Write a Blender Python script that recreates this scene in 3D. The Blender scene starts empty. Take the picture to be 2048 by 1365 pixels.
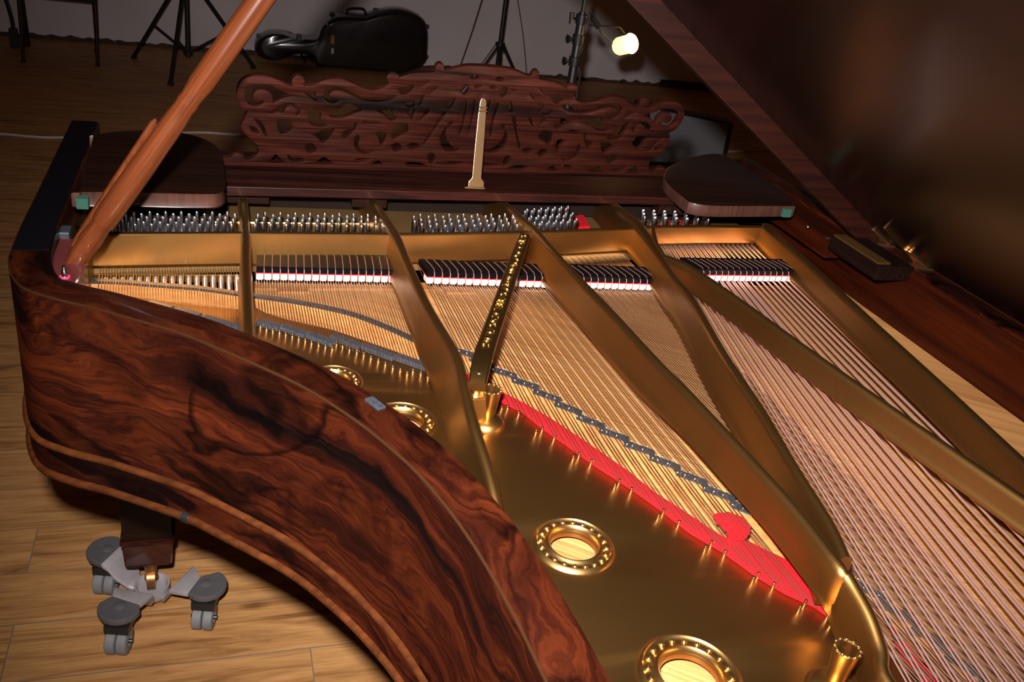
import bpy, bmesh, math, random
from mathutils import Vector, Matrix
random.seed(7)
C = bpy.context.scene.collection
SC = bpy.context.scene
# ------------------------------------------------------------------ camera
FPX = 1798.26; CX, CY = 1024.0, 682.5; H = 1.627
R3 = ((0.95000794, 0.01257772, -0.31197229), (-0.28058574, 0.47267549, -0.83537388), (0.13695456, 0.8811468, 0.45257459))
RM = Matrix(R3)
EYE = Vector((0, 0, H))
cam = bpy.data.cameras.new('camera'); camo = bpy.data.objects.new('camera', cam); C.objects.link(camo)
cam.sensor_width = 36.0; cam.lens = FPX / 2048 * 36.0; cam.clip_start = 0.02
cam.shift_y = 0.0
camo.matrix_world = Matrix.Translation(EYE) @ RM.to_4x4()
SC.camera = camo
# ------------------------------------------------------------------ light and exposure
SC.view_settings.view_transform = 'Standard'; SC.view_settings.look = 'None'
SC.view_settings.exposure = 0.0; SC.view_settings.gamma = 1.0; SC.view_settings.use_curve_mapping = False
w = bpy.data.worlds.new('world'); SC.world = w; w.use_nodes = True
w.node_tree.nodes['Background'].inputs[0].default_value = (1.0, 0.34, 0.10, 1)
w.node_tree.nodes['Background'].inputs[1].default_value = 0.021
fl = bpy.data.lights.new('camera_flash', 'SPOT'); fl.shadow_soft_size = 0.024; fl.spot_size = math.radians(88); fl.spot_blend = 1.0
fl.energy = 450; fl.color = (1.0, 0.94, 0.90)
flo = bpy.data.objects.new('camera_flash', fl); C.objects.link(flo)
flo.matrix_world = Matrix.Translation((-0.05, 0.035, 1.745)) @ RM.to_4x4() @ Matrix.Rotation(math.radians(-3.5), 4, 'Y')

# ------------------------------------------------------------------ geometry helpers
S = 0.96                                   # height of the string plane
RT = 1.05                                  # height of the rim top

def ray(px, py):
    return RM @ Vector(((px - CX) / FPX, -(py - CY) / FPX, -1.0))
def P(px, py, z):                          # the point of height z seen at a pixel
    r = ray(px, py); return EYE + r * ((z - H) / r.z)
def PY(px, py, y):
    r = ray(px, py); return EYE + r * (y / r.y)
def PX(px, py, x):
    r = ray(px, py); return EYE + r * (x / r.x)

WM = {}
def put(name, data, parent=None, loc=None, mw=None):
    o = bpy.data.objects.new(name, data); C.objects.link(o)
    m = mw if mw is not None else (Matrix.Translation(loc) if loc is not None else Matrix.Identity(4))
    WM[o] = m
    if parent is not None:
        o.parent = parent
        o.matrix_parent_inverse = WM[parent].inverted()
    o.matrix_basis = m
    return o
def thing(name, label, cat, loc, group=None):
    o = put(name, None, None, loc=Vector(loc)); o.empty_display_size = 0.1
    tag(o, label, cat, group); return o
def tag(o, label, cat, group=None):
    o['label'] = label; o['category'] = cat
    if group: o['group'] = group
    return o
def me_data(name, V, F, mat, smooth=False, uvs=None):
    m = bpy.data.meshes.new(name); m.from_pydata([tuple(v) for v in V], [], F); m.update()
    if mat: m.materials.append(mat)
    if smooth:
        m.polygons.foreach_set('use_smooth', [True] * len(m.polygons))
    if uvs:
        ul = m.uv_layers.new(name='UVMap')
        for p in m.polygons:
            for li, vi in zip(p.loop_indices, p.vertices): ul.data[li].uv = uvs[vi]
    return m
def sharp(m, deg=40):
    bm = bmesh.new(); bm.from_mesh(m)
    bmesh.ops.recalc_face_normals(bm, faces=bm.faces)
    for e in bm.edges:
        if len(e.link_faces) == 2 and e.calc_face_angle(0) > math.radians(deg): e.smooth = False
    for f in bm.faces: f.smooth = True
    bm.to_mesh(m); bm.free(); return m
class B:
    """collects simple shapes into ONE mesh"""
    def __init__(s): s.V = []; s.F = []; s.UV = []
    def add(s, V, F, UV=None):
        n = len(s.V); s.V += [Vector(v) for v in V]; s.F += [tuple(i + n for i in f) for f in F]
        s.UV += list(UV) if UV else [(v[0], v[1]) for v in V]
        return s
    def box(s, a, b, M=None):
        x0, y0, z0 = a; x1, y1, z1 = b
        V = [Vector(p) for p in ((x0,y0,z0),(x1,y0,z0),(x1,y1,z0),(x0,y1,z0),(x0,y0,z1),(x1,y0,z1),(x1,y1,z1),(x0,y1,z1))]
        UV = [(p.x, p.y + p.z) for p in V]
        if M is not None: V = [M @ v for v in V]
        return s.add(V, [(0,3,2,1),(4,5,6,7),(0,1,5,4),(1,2,6,5),(2,3,7,6),(3,0,4,7)], UV)
    def tube(s, pts, rad, n=6, cap=True):
        pts = [Vector(p) for p in pts]
        if not isinstance(rad, (list, tuple)): rad = [rad] * len(pts)
        V = []; F = []; UV = []; up = None; d = 0
        for i, p in enumerate(pts):
            t = (pts[min(i+1, len(pts)-1)] - pts[max(i-1, 0)]).normalized()
            if up is None:
                up = Vector((0,0,1)) if abs(t.z) < 0.9 else Vector((1,0,0))
            a = t.cross(up).normalized(); b = a.cross(t).normalized(); up = b
            if i: d += (pts[i] - pts[i-1]).length
            for k in range(n):
                an = 2*math.pi*k/n
                V.append(p + (a*math.cos(an) + b*math.sin(an)) * rad[i]); UV.append((d, k/n*0.2))
        for i in range(len(pts)-1):
            for k in range(n):
                F.append((i*n+k, i*n+(k+1)%n, (i+1)*n+(k+1)%n, (i+1)*n+k))
        if cap:
            F.append(tuple(reversed(range(n)))); F.append(tuple((len(pts)-1)*n+k for k in range(n)))
        return s.add(V, F, UV)
    def lathe(s, prof, n=16, M=None):      # prof: (r, z)
        V = []; F = []
        for r, z in prof:
            for k in range(n):
                an = 2*math.pi*k/n; V.append(Vector((r*math.cos(an), r*math.sin(an), z)))
        for i in range(len(prof)-1):
            for k in range(n): F.append((i*n+k, i*n+(k+1)%n, (i+1)*n+(k+1)%n, (i+1)*n+k))
        closed = prof[0] == prof[-1]
        if prof[0][0] > 1e-6 and not closed: F.append(tuple(reversed(range(n))))
        if prof[-1][0] > 1e-6 and not closed: F.append(tuple((len(prof)-1)*n+k for k in range(n)))
        if M is not None: V = [M @ v for v in V]
        return s.add(V, F)
    def prism(s, pts, z0, z1, M=None):     # convex or simple polygon in plan
        n = len(pts)
        V = [Vector((p[0], p[1], z0)) for p in pts] + [Vector((p[0], p[1], z1)) for p in pts]
        F = [tuple(reversed(range(n))), tuple(range(n, 2*n))] + [(i, (i+1)%n, (i+1)%n+n, i+n) for i in range(n)]
        UV = [(v.x, v.y + v.z) for v in V]
        if M is not None: V = [M @ v for v in V]
        return s.add(V, F, UV)
    def sphere(s, c, r, seg=10, ring=6, sq=(1,1,1)):
        prof = [(r*math.sin(math.pi*i/ring) + (0 if 0 < i < ring else 0.0), -r*math.cos(math.pi*i/ring)) for i in range(ring+1)]
        M = Matrix.Translation(Vector(c)) @ Matrix.Diagonal((sq[0], sq[1], sq[2], 1))
        return s.lathe(prof, seg, M)
    def build(s, name, mat, parent=None, smooth=False, deg=40, bevel=0, loc=None, mw=None):
        m = me_data(name, s.V, s.F, mat, False, s.UV)
        bm = bmesh.new(); bm.from_mesh(m); bmesh.ops.remove_doubles(bm, verts=bm.verts, dist=1e-6)
        bmesh.ops.recalc_face_normals(bm, faces=bm.faces); bm.to_mesh(m); bm.free()
        if bevel:
            bm = bmesh.new(); bm.from_mesh(m)
            es = [e for e in bm.edges if len(e.link_faces) == 2 and e.calc_face_angle(0) > math.radians(35)]
            bmesh.ops.bevel(bm, geom=es, offset=bevel, segments=2, profile=0.6, affect='EDGES')
            bm.to_mesh(m); bm.free()
        if smooth: sharp(m, deg)
        return put(name, m, parent, loc=loc, mw=mw)
def crom(pts, n=6, closed=False):          # smooth curve through points
    pts = [Vector(p) for p in pts]; out = []; L = len(pts)
    rng = range(L if closed else L-1)
    for i in rng:
        g = (lambda k: pts[k % L]) if closed else (lambda k: pts[max(0, min(L-1, k))])
        a, b, c, d = g(i-1), g(i), g(i+1), g(i+2)
        for j in range(n):
            t = j/n
            out.append(0.5*((2*b) + (c-a)*t + (2*a-5*b+4*c-d)*t*t + (3*b-a-3*c+d)*t*t*t))
    if not closed: out.append(pts[-1])
    return out
def slab(name, loops, z0, z1, mat, parent=None, M=None, bevel=0.0, smooth_pts=0):
    """flat plate with holes: first loop outer, others holes (filled by Blender's curve fill)"""
    cu = bpy.data.curves.new(name, 'CURVE'); cu.dimensions = '2D'; cu.fill_mode = 'BOTH'
    cu.extrude = (z1-z0)/2 - bevel; cu.bevel_depth = bevel; cu.bevel_resolution = 1
    for lp in loops:
        L = crom([(p[0], p[1], 0) for p in lp], smooth_pts, True) if smooth_pts else [Vector((p[0], p[1], 0)) for p in lp]
        sp = cu.splines.new('POLY'); sp.points.add(len(L)-1)
        for q, v in zip(sp.points, L): q.co = (v.x, v.y, 0, 1)
        sp.use_cyclic_u = True
    tmp = bpy.data.objects.new('tmp', cu); C.objects.link(tmp)
    dg = bpy.context.evaluated_depsgraph_get(); m = bpy.data.meshes.new_from_object(tmp.evaluated_get(dg))
    bpy.data.objects.remove(tmp); bpy.data.curves.remove(cu)
    m.name = name; m.materials.clear(); m.materials.append(mat)
    T = (M if M is not None else Matrix.Identity(4)) @ Matrix.Translation((0, 0, (z0+z1)/2))
    ul = m.uv_layers[0] if m.uv_layers else m.uv_layers.new(name='UVMap')
    for p in m.polygons:
        for li, vi in zip(p.loop_indices, p.vertices):
            v = m.vertices[vi].co; ul.data[li].uv = (v.x, v.y + v.z)
    m.transform(T)
    bm = bmesh.new(); bm.from_mesh(m); bmesh.ops.remove_doubles(bm, verts=bm.verts, dist=1e-6); bm.to_mesh(m); bm.free()
    sharp(m, 35)
    return put(name, m, parent)
def sweep(pts, prof, closed_prof=True, cap=True):
    """prof(i, t01) -> list of (lateral, z) ; lateral is to the LEFT of travel, path in plan"""
    V = []; F = []; UV = []; d = 0; n = None
    for i, p in enumerate(pts):
        t = (pts[min(i+1, len(pts)-1)] - pts[max(i-1, 0)]); t.z = 0; t.normalize()
        nrm = Vector((-t.y, t.x, 0))
        if i: d += (pts[i]-pts[i-1]).length
        pr = prof(i); n = len(pr); acc = 0; last = None
        for (l, z) in pr:
            if last: acc += math.hypot(l-last[0], z-last[1])
            last = (l, z)
            V.append(Vector((p.x, p.y, z)) + nrm*l); UV.append((d, acc))
    for i in range(len(pts)-1):
        for k in range(n if closed_prof else n-1):
            F.append((i*n+k, (i+1)*n+k, (i+1)*n+(k+1)%n, i*n+(k+1)%n))
    if cap and closed_prof:
        F.append(tuple(range(n))); F.append(tuple(reversed([(len(pts)-1)*n+k for k in range(n)])))
    return V, F, UV

# ------------------------------------------------------------------ materials
class N:
    def __init__(s, name):
        s.m = bpy.data.materials.new(name); s.m.use_nodes = True; s.t = s.m.node_tree
        s.b = s.t.nodes['Principled BSDF']
    def n(s, ty, **kw):
        x = s.t.nodes.new(ty)
        for k, v in kw.items(): setattr(x, k, v)
        return x
    def l(s, a, b): s.t.links.new(a, b)
    def val(s, sock, v):
        if hasattr(v, 'is_linked') or hasattr(v, 'links'): s.l(v, sock)
        else: sock.default_value = v
    def math(s, op, a, b=0.0):
        x = s.n('ShaderNodeMath', operation=op); s.val(x.inputs[0], a); s.val(x.inputs[1], b); return x.outputs[0]
    def noise(s, vec, scale, detail=4, rough=0.55, dist=0.0):
        x = s.n('ShaderNodeTexNoise'); s.l(vec, x.inputs['Vector']); x.inputs['Scale'].default_value = scale
        x.inputs['Detail'].default_value = detail; x.inputs['Roughness'].default_value = rough; x.inputs['Distortion'].default_value = dist
        return x.outputs[0]
    def map(s, vec, sc=(1,1,1), rot=(0,0,0), loc=(0,0,0)):
        x = s.n('ShaderNodeMapping'); s.l(vec, x.inputs[0]); x.inputs['Scale'].default_value = sc
        x.inputs['Rotation'].default_value = rot; x.inputs['Location'].default_value = loc; return x.outputs[0]
    def ramp(s, f, stops, interp='LINEAR'):
        x = s.n('ShaderNodeValToRGB'); s.l(f, x.inputs[0]); e = x.color_ramp.elements; x.color_ramp.interpolation = interp
        while len(e) < len(stops): e.new(0.5)
        for q, (p, c) in zip(e, stops): q.position = p; q.color = (*c, 1) if len(c) == 3 else c
        return x.outputs[0]
    def mix(s, f, a, b, mode='MIX'):
        x = s.n('ShaderNodeMix', data_type='RGBA', blend_type=mode); s.val(x.inputs[0], f)
        for sock, v in ((x.inputs[6], a), (x.inputs[7], b)):
            if isinstance(v, tuple): sock.default_value = (*v, 1)
            else: s.l(v, sock)
        return x.outputs[2]
    def bump(s, h, st=0.2, dist=0.002):
        x = s.n('ShaderNodeBump'); x.inputs['Strength'].default_value = st; x.inputs['Distance'].default_value = dist
        s.l(h, x.inputs['Height']); s.l(x.outputs[0], s.b.inputs['Normal'])
    def set(s, **kw):
        names = dict(col='Base Color', rough='Roughness', metal='Metallic', coat='Coat Weight', coatr='Coat Roughness', spec='Specular IOR Level', em='Emission Color', es='Emission Strength', sheen='Sheen Weight', aniso='Anisotropic')
        for k, v in kw.items():
            q = s.b.inputs[names[k]]
            if isinstance(v, tuple): q.default_value = (*v, 1)
            elif isinstance(v, (int, float)): q.default_value = v
            else: s.l(v, q)
        return s
    def obj(s): return s.n('ShaderNodeTexCoord').outputs['Object']
    def uv(s): return s.n('ShaderNodeTexCoord').outputs['UV']
def plain(name, col, rough=0.5, metal=0.0, noise=0.0, coat=0.0, nscale=60, spec=0.5):
    a = N(name); o = a.obj(); f = a.noise(o, nscale, 3)
    k = noise if noise else 0.06
    c = a.mix(a.ramp(f, [(0.3, (0,0,0)), (0.7, (1,1,1))]), tuple(x*(1-k) for x in col), tuple(min(1, x*(1+k)) for x in col))
    a.set(col=c, rough=rough, metal=metal, coat=coat, coatr=0.08, spec=spec); return a.m
def rosewood(name, base=(0.034, 0.0062, 0.0017), mid=(0.014, 0.0024, 0.0010), dark=(0.0026, 0.0009, 0.0007), su=1.0, sv=1.0, strong=1.0, rough=0.42, coat=0.14):
    a = N(name); u = a.uv()
    big = a.noise(a.map(u, (2.2*su, 5.0*sv, 1), loc=(0.35, 0.1, 0)), 1.0, 3, 0.5, 0.7)
    warp = a.n('ShaderNodeVectorMath', operation='SCALE'); nn = a.n('ShaderNodeTexNoise'); a.l(a.map(u, (4*su, 7*sv, 1)), nn.inputs['Vector']); nn.inputs['Scale'].default_value = 1.3; nn.inputs['Detail'].default_value = 5
    a.l(nn.outputs['Color'], warp.inputs[0]); warp.inputs['Scale'].default_value = 0.15*strong
    ad = a.n('ShaderNodeVectorMath', operation='ADD'); a.l(u, ad.inputs[0]); a.l(warp.outputs[0], ad.inputs[1])
    bands = a.noise(a.map(ad.outputs[0], (1.6*su, 11*sv, 1)), 1.0, 4, 0.6, 0.5)
    col = a.ramp(bands, [(0.33, dark), (0.43, mid), (0.50, base), (0.56, mid), (0.62, tuple(x*1.35 for x in base)), (0.75, base)])
    # dark figured zones with ringed edges
    ringf = a.math('MULTIPLY', big, 7.0); ring = a.math('FRACT', ringf)
    vein = a.ramp(ring, [(0.0, (0.05,0.05,0.05)), (0.05, (0.12,0.09,0.09)), (0.15, (0.9,0.9,0.9)), (0.80, (1,1,1)), (0.97, (0.25,0.22,0.22))])
    vm = a.noise(a.map(u, (1.7*su, 3.2*sv, 1), loc=(2.1, 0.7, 0)), 1.3, 2)
    vmask = a.ramp(vm, [(0.47, (0,0,0)), (0.58, (1,1,1))])
    col = a.mix(a.math('MULTIPLY', vmask, 0.88*min(1, strong)), col, a.mix(1.0, col, vein, 'MULTIPLY'))
    blot = a.ramp(a.noise(a.map(ad.outputs[0], (3.0*su, 8*sv, 1), loc=(5.5, 2.2, 0)), 1.0, 3, 0.5, 1.0), [(0.60, (1,1,1)), (0.66, (0.12,0.10,0.10))])
    col = a.mix(0.9*min(1, strong), col, a.mix(1.0, col, blot, 'MULTIPLY'))
    fine = a.noise(a.map(ad.outputs[0], (9*su, 200*sv, 1)), 1.0, 4, 0.65)
    col = a.mix(0.65, col, a.ramp(fine, [(0.36, (0.34,0.28,0.28)), (0.62, (1.3,1.3,1.3))]), 'MULTIPLY')
    a.set(col=col, rough=rough, coat=coat, coatr=0.10, spec=0.14); return a.m
def straight_wood(name, c1, c2, along='x', scale=1.0, rough=0.4, coat=0.3, lines=120, uv=False, spec=0.25):
    a = N(name); v = a.uv() if uv else a.obj()
    sc = dict(x=(3, lines, lines), y=(lines, 3, lines), z=(lines, lines, 3))[along]
    f = a.noise(a.map(v, tuple(q*scale for q in sc)), 1.0, 4, 0.6)
    g = a.noise(a.map(v, tuple(q*scale/8 for q in sc)), 1.0, 3, 0.5, 0.4)
    c = a.mix(a.ramp(f, [(0.35, (0,0,0)), (0.65, (1,1,1))]), c1, c2)
    c = a.mix(0.55, c, a.ramp(g, [(0.3, (0.45,0.42,0.42)), (0.7, (1.2,1.2,1.2))]), 'MULTIPLY')
    a.set(col=c, rough=rough, coat=coat, coatr=0.15, spec=spec); return a.m

M = {}
M['rosewood'] = rosewood('rosewood_figured')
M['rosewood_plain'] = rosewood('rosewood_plain', base=(0.045,0.010,0.005), mid=(0.022,0.005,0.003), strong=0.35, su=0.6, sv=3, rough=0.3, coat=0.5)
M['desk_wood'] = rosewood('rosewood_striped', base=(0.031,0.0062,0.003), mid=(0.013,0.0026,0.0016), strong=0.12, su=0.7, sv=3.2, rough=0.5, coat=0.06)
M['dark_wood'] = straight_wood('dark_polished_wood', (0.007,0.003,0.002), (0.014,0.005,0.003), 'x', rough=0.32, coat=0.08, spec=0.15)
M['edge_wood'] = straight_wood('board_edge_wood', (0.036,0.013,0.009), (0.062,0.024,0.015), 'z', rough=0.5, coat=0.1)
M['mahogany'] = straight_wood('mahogany', (0.013,0.0016,0.0008), (0.034,0.0055,0.0013), 'y', rough=0.36, coat=0.04, lines=60, spec=0.12)
M['mould_wood'] = straight_wood('moulding_wood', (0.045,0.012,0.0035), (0.085,0.024,0.006), 'x', rough=0.38, coat=0.4, lines=90)
M['prop_wood'] = straight_wood('prop_wood', (0.068,0.0155,0.0052), (0.115,0.030,0.009), 'z', rough=0.25, coat=0.8, lines=220, scale=1.0)
M['lid_wood'] = straight_wood('lid_wood', (0.0022,0.0007,0.0005), (0.0042,0.0011,0.0007), 'y', rough=0.26, coat=0.15, lines=40)
M['lid_edge'] = straight_wood('lid_edge_wood', (0.007,0.0014,0.001), (0.021,0.0038,0.0018), 'x', rough=0.45, coat=0.05, lines=70)
def gold(name, base=(0.335, 0.172, 0.052), rough=0.39, metal=1.0, bump=0.12):
    a = N(name); o = a.obj(); f = a.noise(o, 9, 4); g = a.noise(o, 900, 2)
    c = a.mix(a.ramp(f, [(0.3, (0,0,0)), (0.7, (1,1,1))]), tuple(x*0.88 for x in base), base)
    a.set(col=c, metal=metal, rough=rough); a.bump(g, bump, 0.0006); return a.m
M['gold'] = gold('bronze_painted_iron')
M['gold_bright'] = gold('polished_bronze', (0.60,0.36,0.13), 0.30, 1.0, 0.03)
M['brass'] = gold('brass', (0.55,0.34,0.18), 0.28, 1.0, 0.02)
M['steel'] = plain('nickel_pin', (0.62,0.62,0.66), 0.18, 1.0)
M['wire'] = plain('steel_wire', (0.60,0.43,0.32), 0.35, 1.0)
M['copper'] = plain('copper_wound_wire', (0.97,0.57,0.48), 0.38, 0.85, 0.08, nscale=900)
M['pink_wire'] = plain('copper_damper_wire', (0.20,0.095,0.075), 0.45, 0.3)
M['red'] = plain('red_felt', (0.34,0.006,0.009), 0.95, 0, 0.12, nscale=900, spec=0.1)
M['white_felt'] = plain('white_felt', (0.62,0.57,0.56), 0.95, 0, 0.05, nscale=600, spec=0.1)
M['black_gloss'] = plain('black_lacquer', (0.003,0.003,0.004), 0.30, 0, spec=0.02)
M['black'] = plain('black_plastic', (0.010,0.010,0.011), 0.4)
M['graphite'] = plain('graphited_bridge', (0.030,0.036,0.045), 0.35, 0.35, 0.3, nscale=300)
M['greybar'] = plain('grey_metal_bar', (0.045,0.052,0.066), 0.3, 0.4, 0.3, nscale=200)
M['green'] = plain('green_baize', (0.010,0.055,0.035), 0.95)
M['hammer'] = plain('grey_felt', (0.42,0.34,0.29), 0.95)
M['cavity'] = plain('cavity_shade', (0.008,0.005,0.004), 0.9, spec=0.05)
def spruce():
    a = N('spruce_soundboard'); o = a.obj()
    m1 = a.map(o, (1,1,1), (0,0,math.radians(38)))
    f = a.noise(a.map(m1, (4, 260, 1)), 1.0, 3); g = a.noise(a.map(m1, (1.2, 9, 1)), 1.0, 3)
    c = a.mix(a.ramp(f, [(0.35, (0,0,0)), (0.65, (1,1,1))]), (0.35,0.150,0.046), (0.50,0.265,0.095))
    c = a.mix(0.6, c, a.ramp(g, [(0.35, (0.62,0.5,0.42)), (0.62, (1.1,1.1,1.1))]), 'MULTIPLY')
    a.set(col=c, rough=0.5, coat=0.05); return a.m
M['spruce'] = spruce()
M['maple'] = straight_wood('maple', (0.34,0.13,0.035), (0.46,0.20,0.06), 'x', rough=0.5, coat=0.1)
# ------------------------------------------------------------------ the room
def floor_mat():
    a = N('oak_plank_floor'); o = a.obj()
    br = a.n('ShaderNodeTexBrick'); a.l(a.map(o, (1,1,1), loc=(0.44, -0.012, 0)), br.inputs['Vector'])
    br.inputs['Scale'].default_value = 1.0; br.inputs['Brick Width'].default_value = 1.2; br.inputs['Row Height'].default_value = 0.1685
    br.inputs['Mortar Size'].default_value = 0.0016; br.inputs['Mortar Smooth'].default_value = 0.3; br.offset = 0.47
    br.inputs['Color1'].default_value = (0.0,0,0,1); br.inputs['Color2'].default_value = (1,1,1,1); br.inputs['Mortar'].default_value = (0.5,0.5,0.5,1)
    off = a.n('ShaderNodeVectorMath', operation='MULTIPLY_ADD'); a.l(br.outputs['Color'], off.inputs[0]); off.inputs[1].default_value = (7, 3, 0); a.l(o, off.inputs[2])
    v = off.outputs[0]
    g1 = a.noise(a.map(v, (2.5, 24, 1)), 1.0, 6, 0.62, 1.2); g2 = a.noise(a.map(v, (9, 260, 1)), 1.0, 3, 0.6)
    c = a.ramp(g1, [(0.30, (0.20,0.085,0.028)), (0.44, (0.42,0.205,0.072)), (0.60, (0.54,0.285,0.108)), (0.75, (0.46,0.23,0.085))])
    c = a.mix(0.5, c, a.ramp(g2, [(0.35, (0.6,0.55,0.5)), (0.65, (1.1,1.1,1.1))]), 'MULTIPLY')
    c = a.mix(0.35, c, a.ramp(br.outputs['Color'], [(0, (0.72,0.66,0.62)), (1, (1.15,1.15,1.15))]), 'MULTIPLY')
    kn = a.n('ShaderNodeTexVoronoi'); a.l(a.map(v, (2.2, 5.5, 1)), kn.inputs['Vector']); kn.inputs['Scale'].default_value = 1.0
    k = a.ramp(kn.outputs['Distance'], [(0.03, (1,1,1)), (0.10, (0,0,0))])
    c = a.mix(a.math('MULTIPLY', k, 0.7), c, (0.09,0.03,0.01))
    c = a.mix(br.outputs['Fac'], c, (0.17,0.13,0.10))
    a.set(col=c, rough=0.55, spec=0.25); a.bump(g1, 0.1, 0.001); return a.m
def struct(o): o['kind'] = 'structure'; return o
b = B(); b.box((-9, -4, -0.05), (11, 9.5, 0.0)); struct(b.build('floor', floor_mat()))
def wall_mat():
    a = N('white_wall_paint'); o = a.obj(); f = a.noise(o, 1.2, 3); 
    c = a.mix(a.ramp(f, [(0.35, (0,0,0)), (0.7, (1,1,1))]), (0.60,0.54,0.56), (0.70,0.64,0.66))
    a.set(col=c, rough=0.9); a.bump(a.noise(o, 40, 3), 0.2, 0.004); return a.m
wy = lambda x: 8.2 + 0.03*x
b = B(); b.add([(-9, wy(-9), 0), (11, wy(11), 0), (11, wy(11)+0.15, 0), (-9, wy(-9)+0.15, 0), (-9, wy(-9), 3.4), (11, wy(11), 3.4), (11, wy(11)+0.15, 3.4), (-9, wy(-9)+0.15, 3.4)],
    [(0,3,2,1),(4,5,6,7),(0,1,5,4),(1,2,6,5),(2,3,7,6),(3,0,4,7)]); struct(b.build('wall_back', wall_mat()))
# ragged, scuffed strip where the plaster meets the floor
V = []; F = []; n = 160
for i in range(n+1):
    x = -3.0 + 7.3*i/n; h = 0.022 + 0.016*random.random()*(1 if i % 3 else 1.8)
    V += [(x, wy(x)-0.006, 0), (x, wy(x)-0.006, h), (x, wy(x)+0.01, h), (x, wy(x)+0.01, 0)]
for i in range(n):
    for k in range(4): F.append((4*i+k, 4*i+4+k, 4*i+4+(k+1)%4, 4*i+(k+1)%4))
F += [(0,1,2,3), (4*n+3, 4*n+2, 4*n+1, 4*n)]
b = B(); b.add(V, F); struct(b.build('trim_1', plain('scuffed_plaster_edge', (0.06,0.035,0.02), 0.9, 0, 0.5, nscale=30)))
b = B(); b.box((4.25, 0, 0), (7.5, 0.03, 0.07)); struct(b.build('baseboard_back', plain('dark_baseboard', (0.02,0.008,0.005), 0.5), mw=Matrix.Translation((0, wy(5.5)-0.06, 0))))
# ------------------------------------------------------------------ THE PIANO
PI = math.pi
piano = thing('grand_piano', 'open rosewood concert grand piano with gold iron plate, propped lid and carved music desk', 'piano', (0.5, 0.9, 0))
# rim plan (outer edge), from treble arm round bentside and tail to the bass arm
bent = [(-.288,2.07),(-.288,1.85),(-.288,1.60),(-.288,1.42),(-.280,1.32),(-.255,1.245),(-.211,1.206),(-.158,1.176),(-.121,1.152),(-.049,1.103),(-.006,1.064),(.056,1.003),(.102,.952),(.146,.887),(.178,.828),(.207,.759),(.232,.665),(.247,.560),(.255,.45),(.268,.28),(.292,.08),(.33,-.14),(.39,-.36),(.50,-.52),(.70,-.60),(.95,-.605),(1.17,-.59),(1.30,-.52),(1.355,-.40),(1.372,-.2),(1.372,.2),(1.372,1.0),(1.372,1.6),(1.372,2.07)]
outer = crom([(x, y, 0) for x, y in bent], 6)
TH = 0.056; RB = 0.742
def rimprof(i):
    return [(-0.004, RB), (0.0, RB+0.004), (0.0, RT-0.006), (0.0015, RT-0.0015), (0.006, RT), (TH-0.006, RT), (TH-0.0015, RT-0.0015), (TH, RT-0.006), (TH, RB)]
V, F, UV = sweep(outer, rimprof)
rim = B().add(V, F, UV).build('rim', M['rosewood'], piano, smooth=True, deg=50)
# the inner face and the black top of the arms have their own finish
V, F, UV = sweep(outer[-26:], lambda i: [(TH-0.002, RT-0.004), (TH+0.003, RT-0.004), (TH+0.003, 0.90), (TH-0.002, 0.90)])
B().add(V, F, UV).build('inner_rim_veneer', M['mahogany'], rim, smooth=True)
arm = outer[:22]
V, F, UV = sweep(arm, lambda i: [(0.004, RT-.001), (0.004, RT+.0008), (TH-.004, RT+.0008), (TH-.004, RT-.001)])
B().add(V, F, UV).build('treble_arm_finish', M['black_gloss'], rim, smooth=True)
def half_round(r, zc):
    return lambda i: [(0.003, zc-r)] + [(-r*math.sin(PI*k/8)*1.0, zc - r*math.cos(PI*k/8)) for k in range(9)] + [(0.003, zc+r)]
for zc, r in ((0.801, 0.0062), (0.748, 0.0065)):
    V, F, UV = sweep(outer, half_round(r, zc)); B().add(V, F, UV).build('moulding', M['mould_wood'], rim, smooth=True, deg=60)
V, F, UV = sweep(outer[22:], lambda i: [(-.0004, RT-.0030), (-.0004, RT-.0014), (.0006, RT-.0002), (.0016, RT+.0002), (.0016, RT-.0030)]); B().add(V, F, UV).build('edge_line', plain('pale_edge_line', (0.022,0.0085,0.003), 0.7, spec=0.03), rim)  # thin paler line along the outer top edge of the rim
# dark repair patch on the lower moulding, small steel lid rest on the rim edge
i0 = min(range(len(outer)), key=lambda i: (outer[i]-Vector((-.045,1.10,0))).length)
V, F, UV = sweep([outer[i0] + (outer[i0+1]-outer[i0])*t for t in (0, .5, 1.0)], half_round(0.0085, 0.748)); B().add(V, F, UV).build('moulding_patch', M['black'], rim, smooth=True)
a, c = P(737, 797, RT+.001), P(764, 818, RT+.001); d = (c-a).normalized(); nn = Vector((-d.y, d.x, 0))
B().prism([a-nn*.006, c-nn*.006, c+nn*.006, a+nn*.006], RT-.004, RT+.003).build('lid_rest_plate', M['greybar'], rim, bevel=0.001)

# ---- soundboard and belly
inner = []
for i, p in enumerate(outer):
    t = (outer[min(i+1, len(outer)-1)] - outer[max(i-1, 0)]).normalized(); inner.append(p + Vector((-t.y, t.x, 0))*TH)
SBZ = S-0.034
yg = P(800, 583, SBZ).y                      # front edge of the soundboard
ins = [p for p in inner if p.y < yg]
sb = [(p.x - 0.0, p.y) for p in ins]
sb = [(sb[0][0], yg)] + sb + [(sb[-1][0], yg)]
slab('soundboard', [sb], SBZ-0.009, SBZ, M['spruce'], piano)
B().box((.055, yg+.010, SBZ-.04), (1.31, yg+.040, SBZ)).build('belly_rail', M['maple'], piano, bevel=.001)
B().box((-.23, yg+.045, 0.80), (1.31, yg+.30, 0.805)).box((-.23, yg+.002, .80), (1.31, yg+.009, SBZ-.01)).build('cavity_shade', M['cavity'], piano)  # near-black sheets hold the shade of the action hollow in their colour
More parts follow.
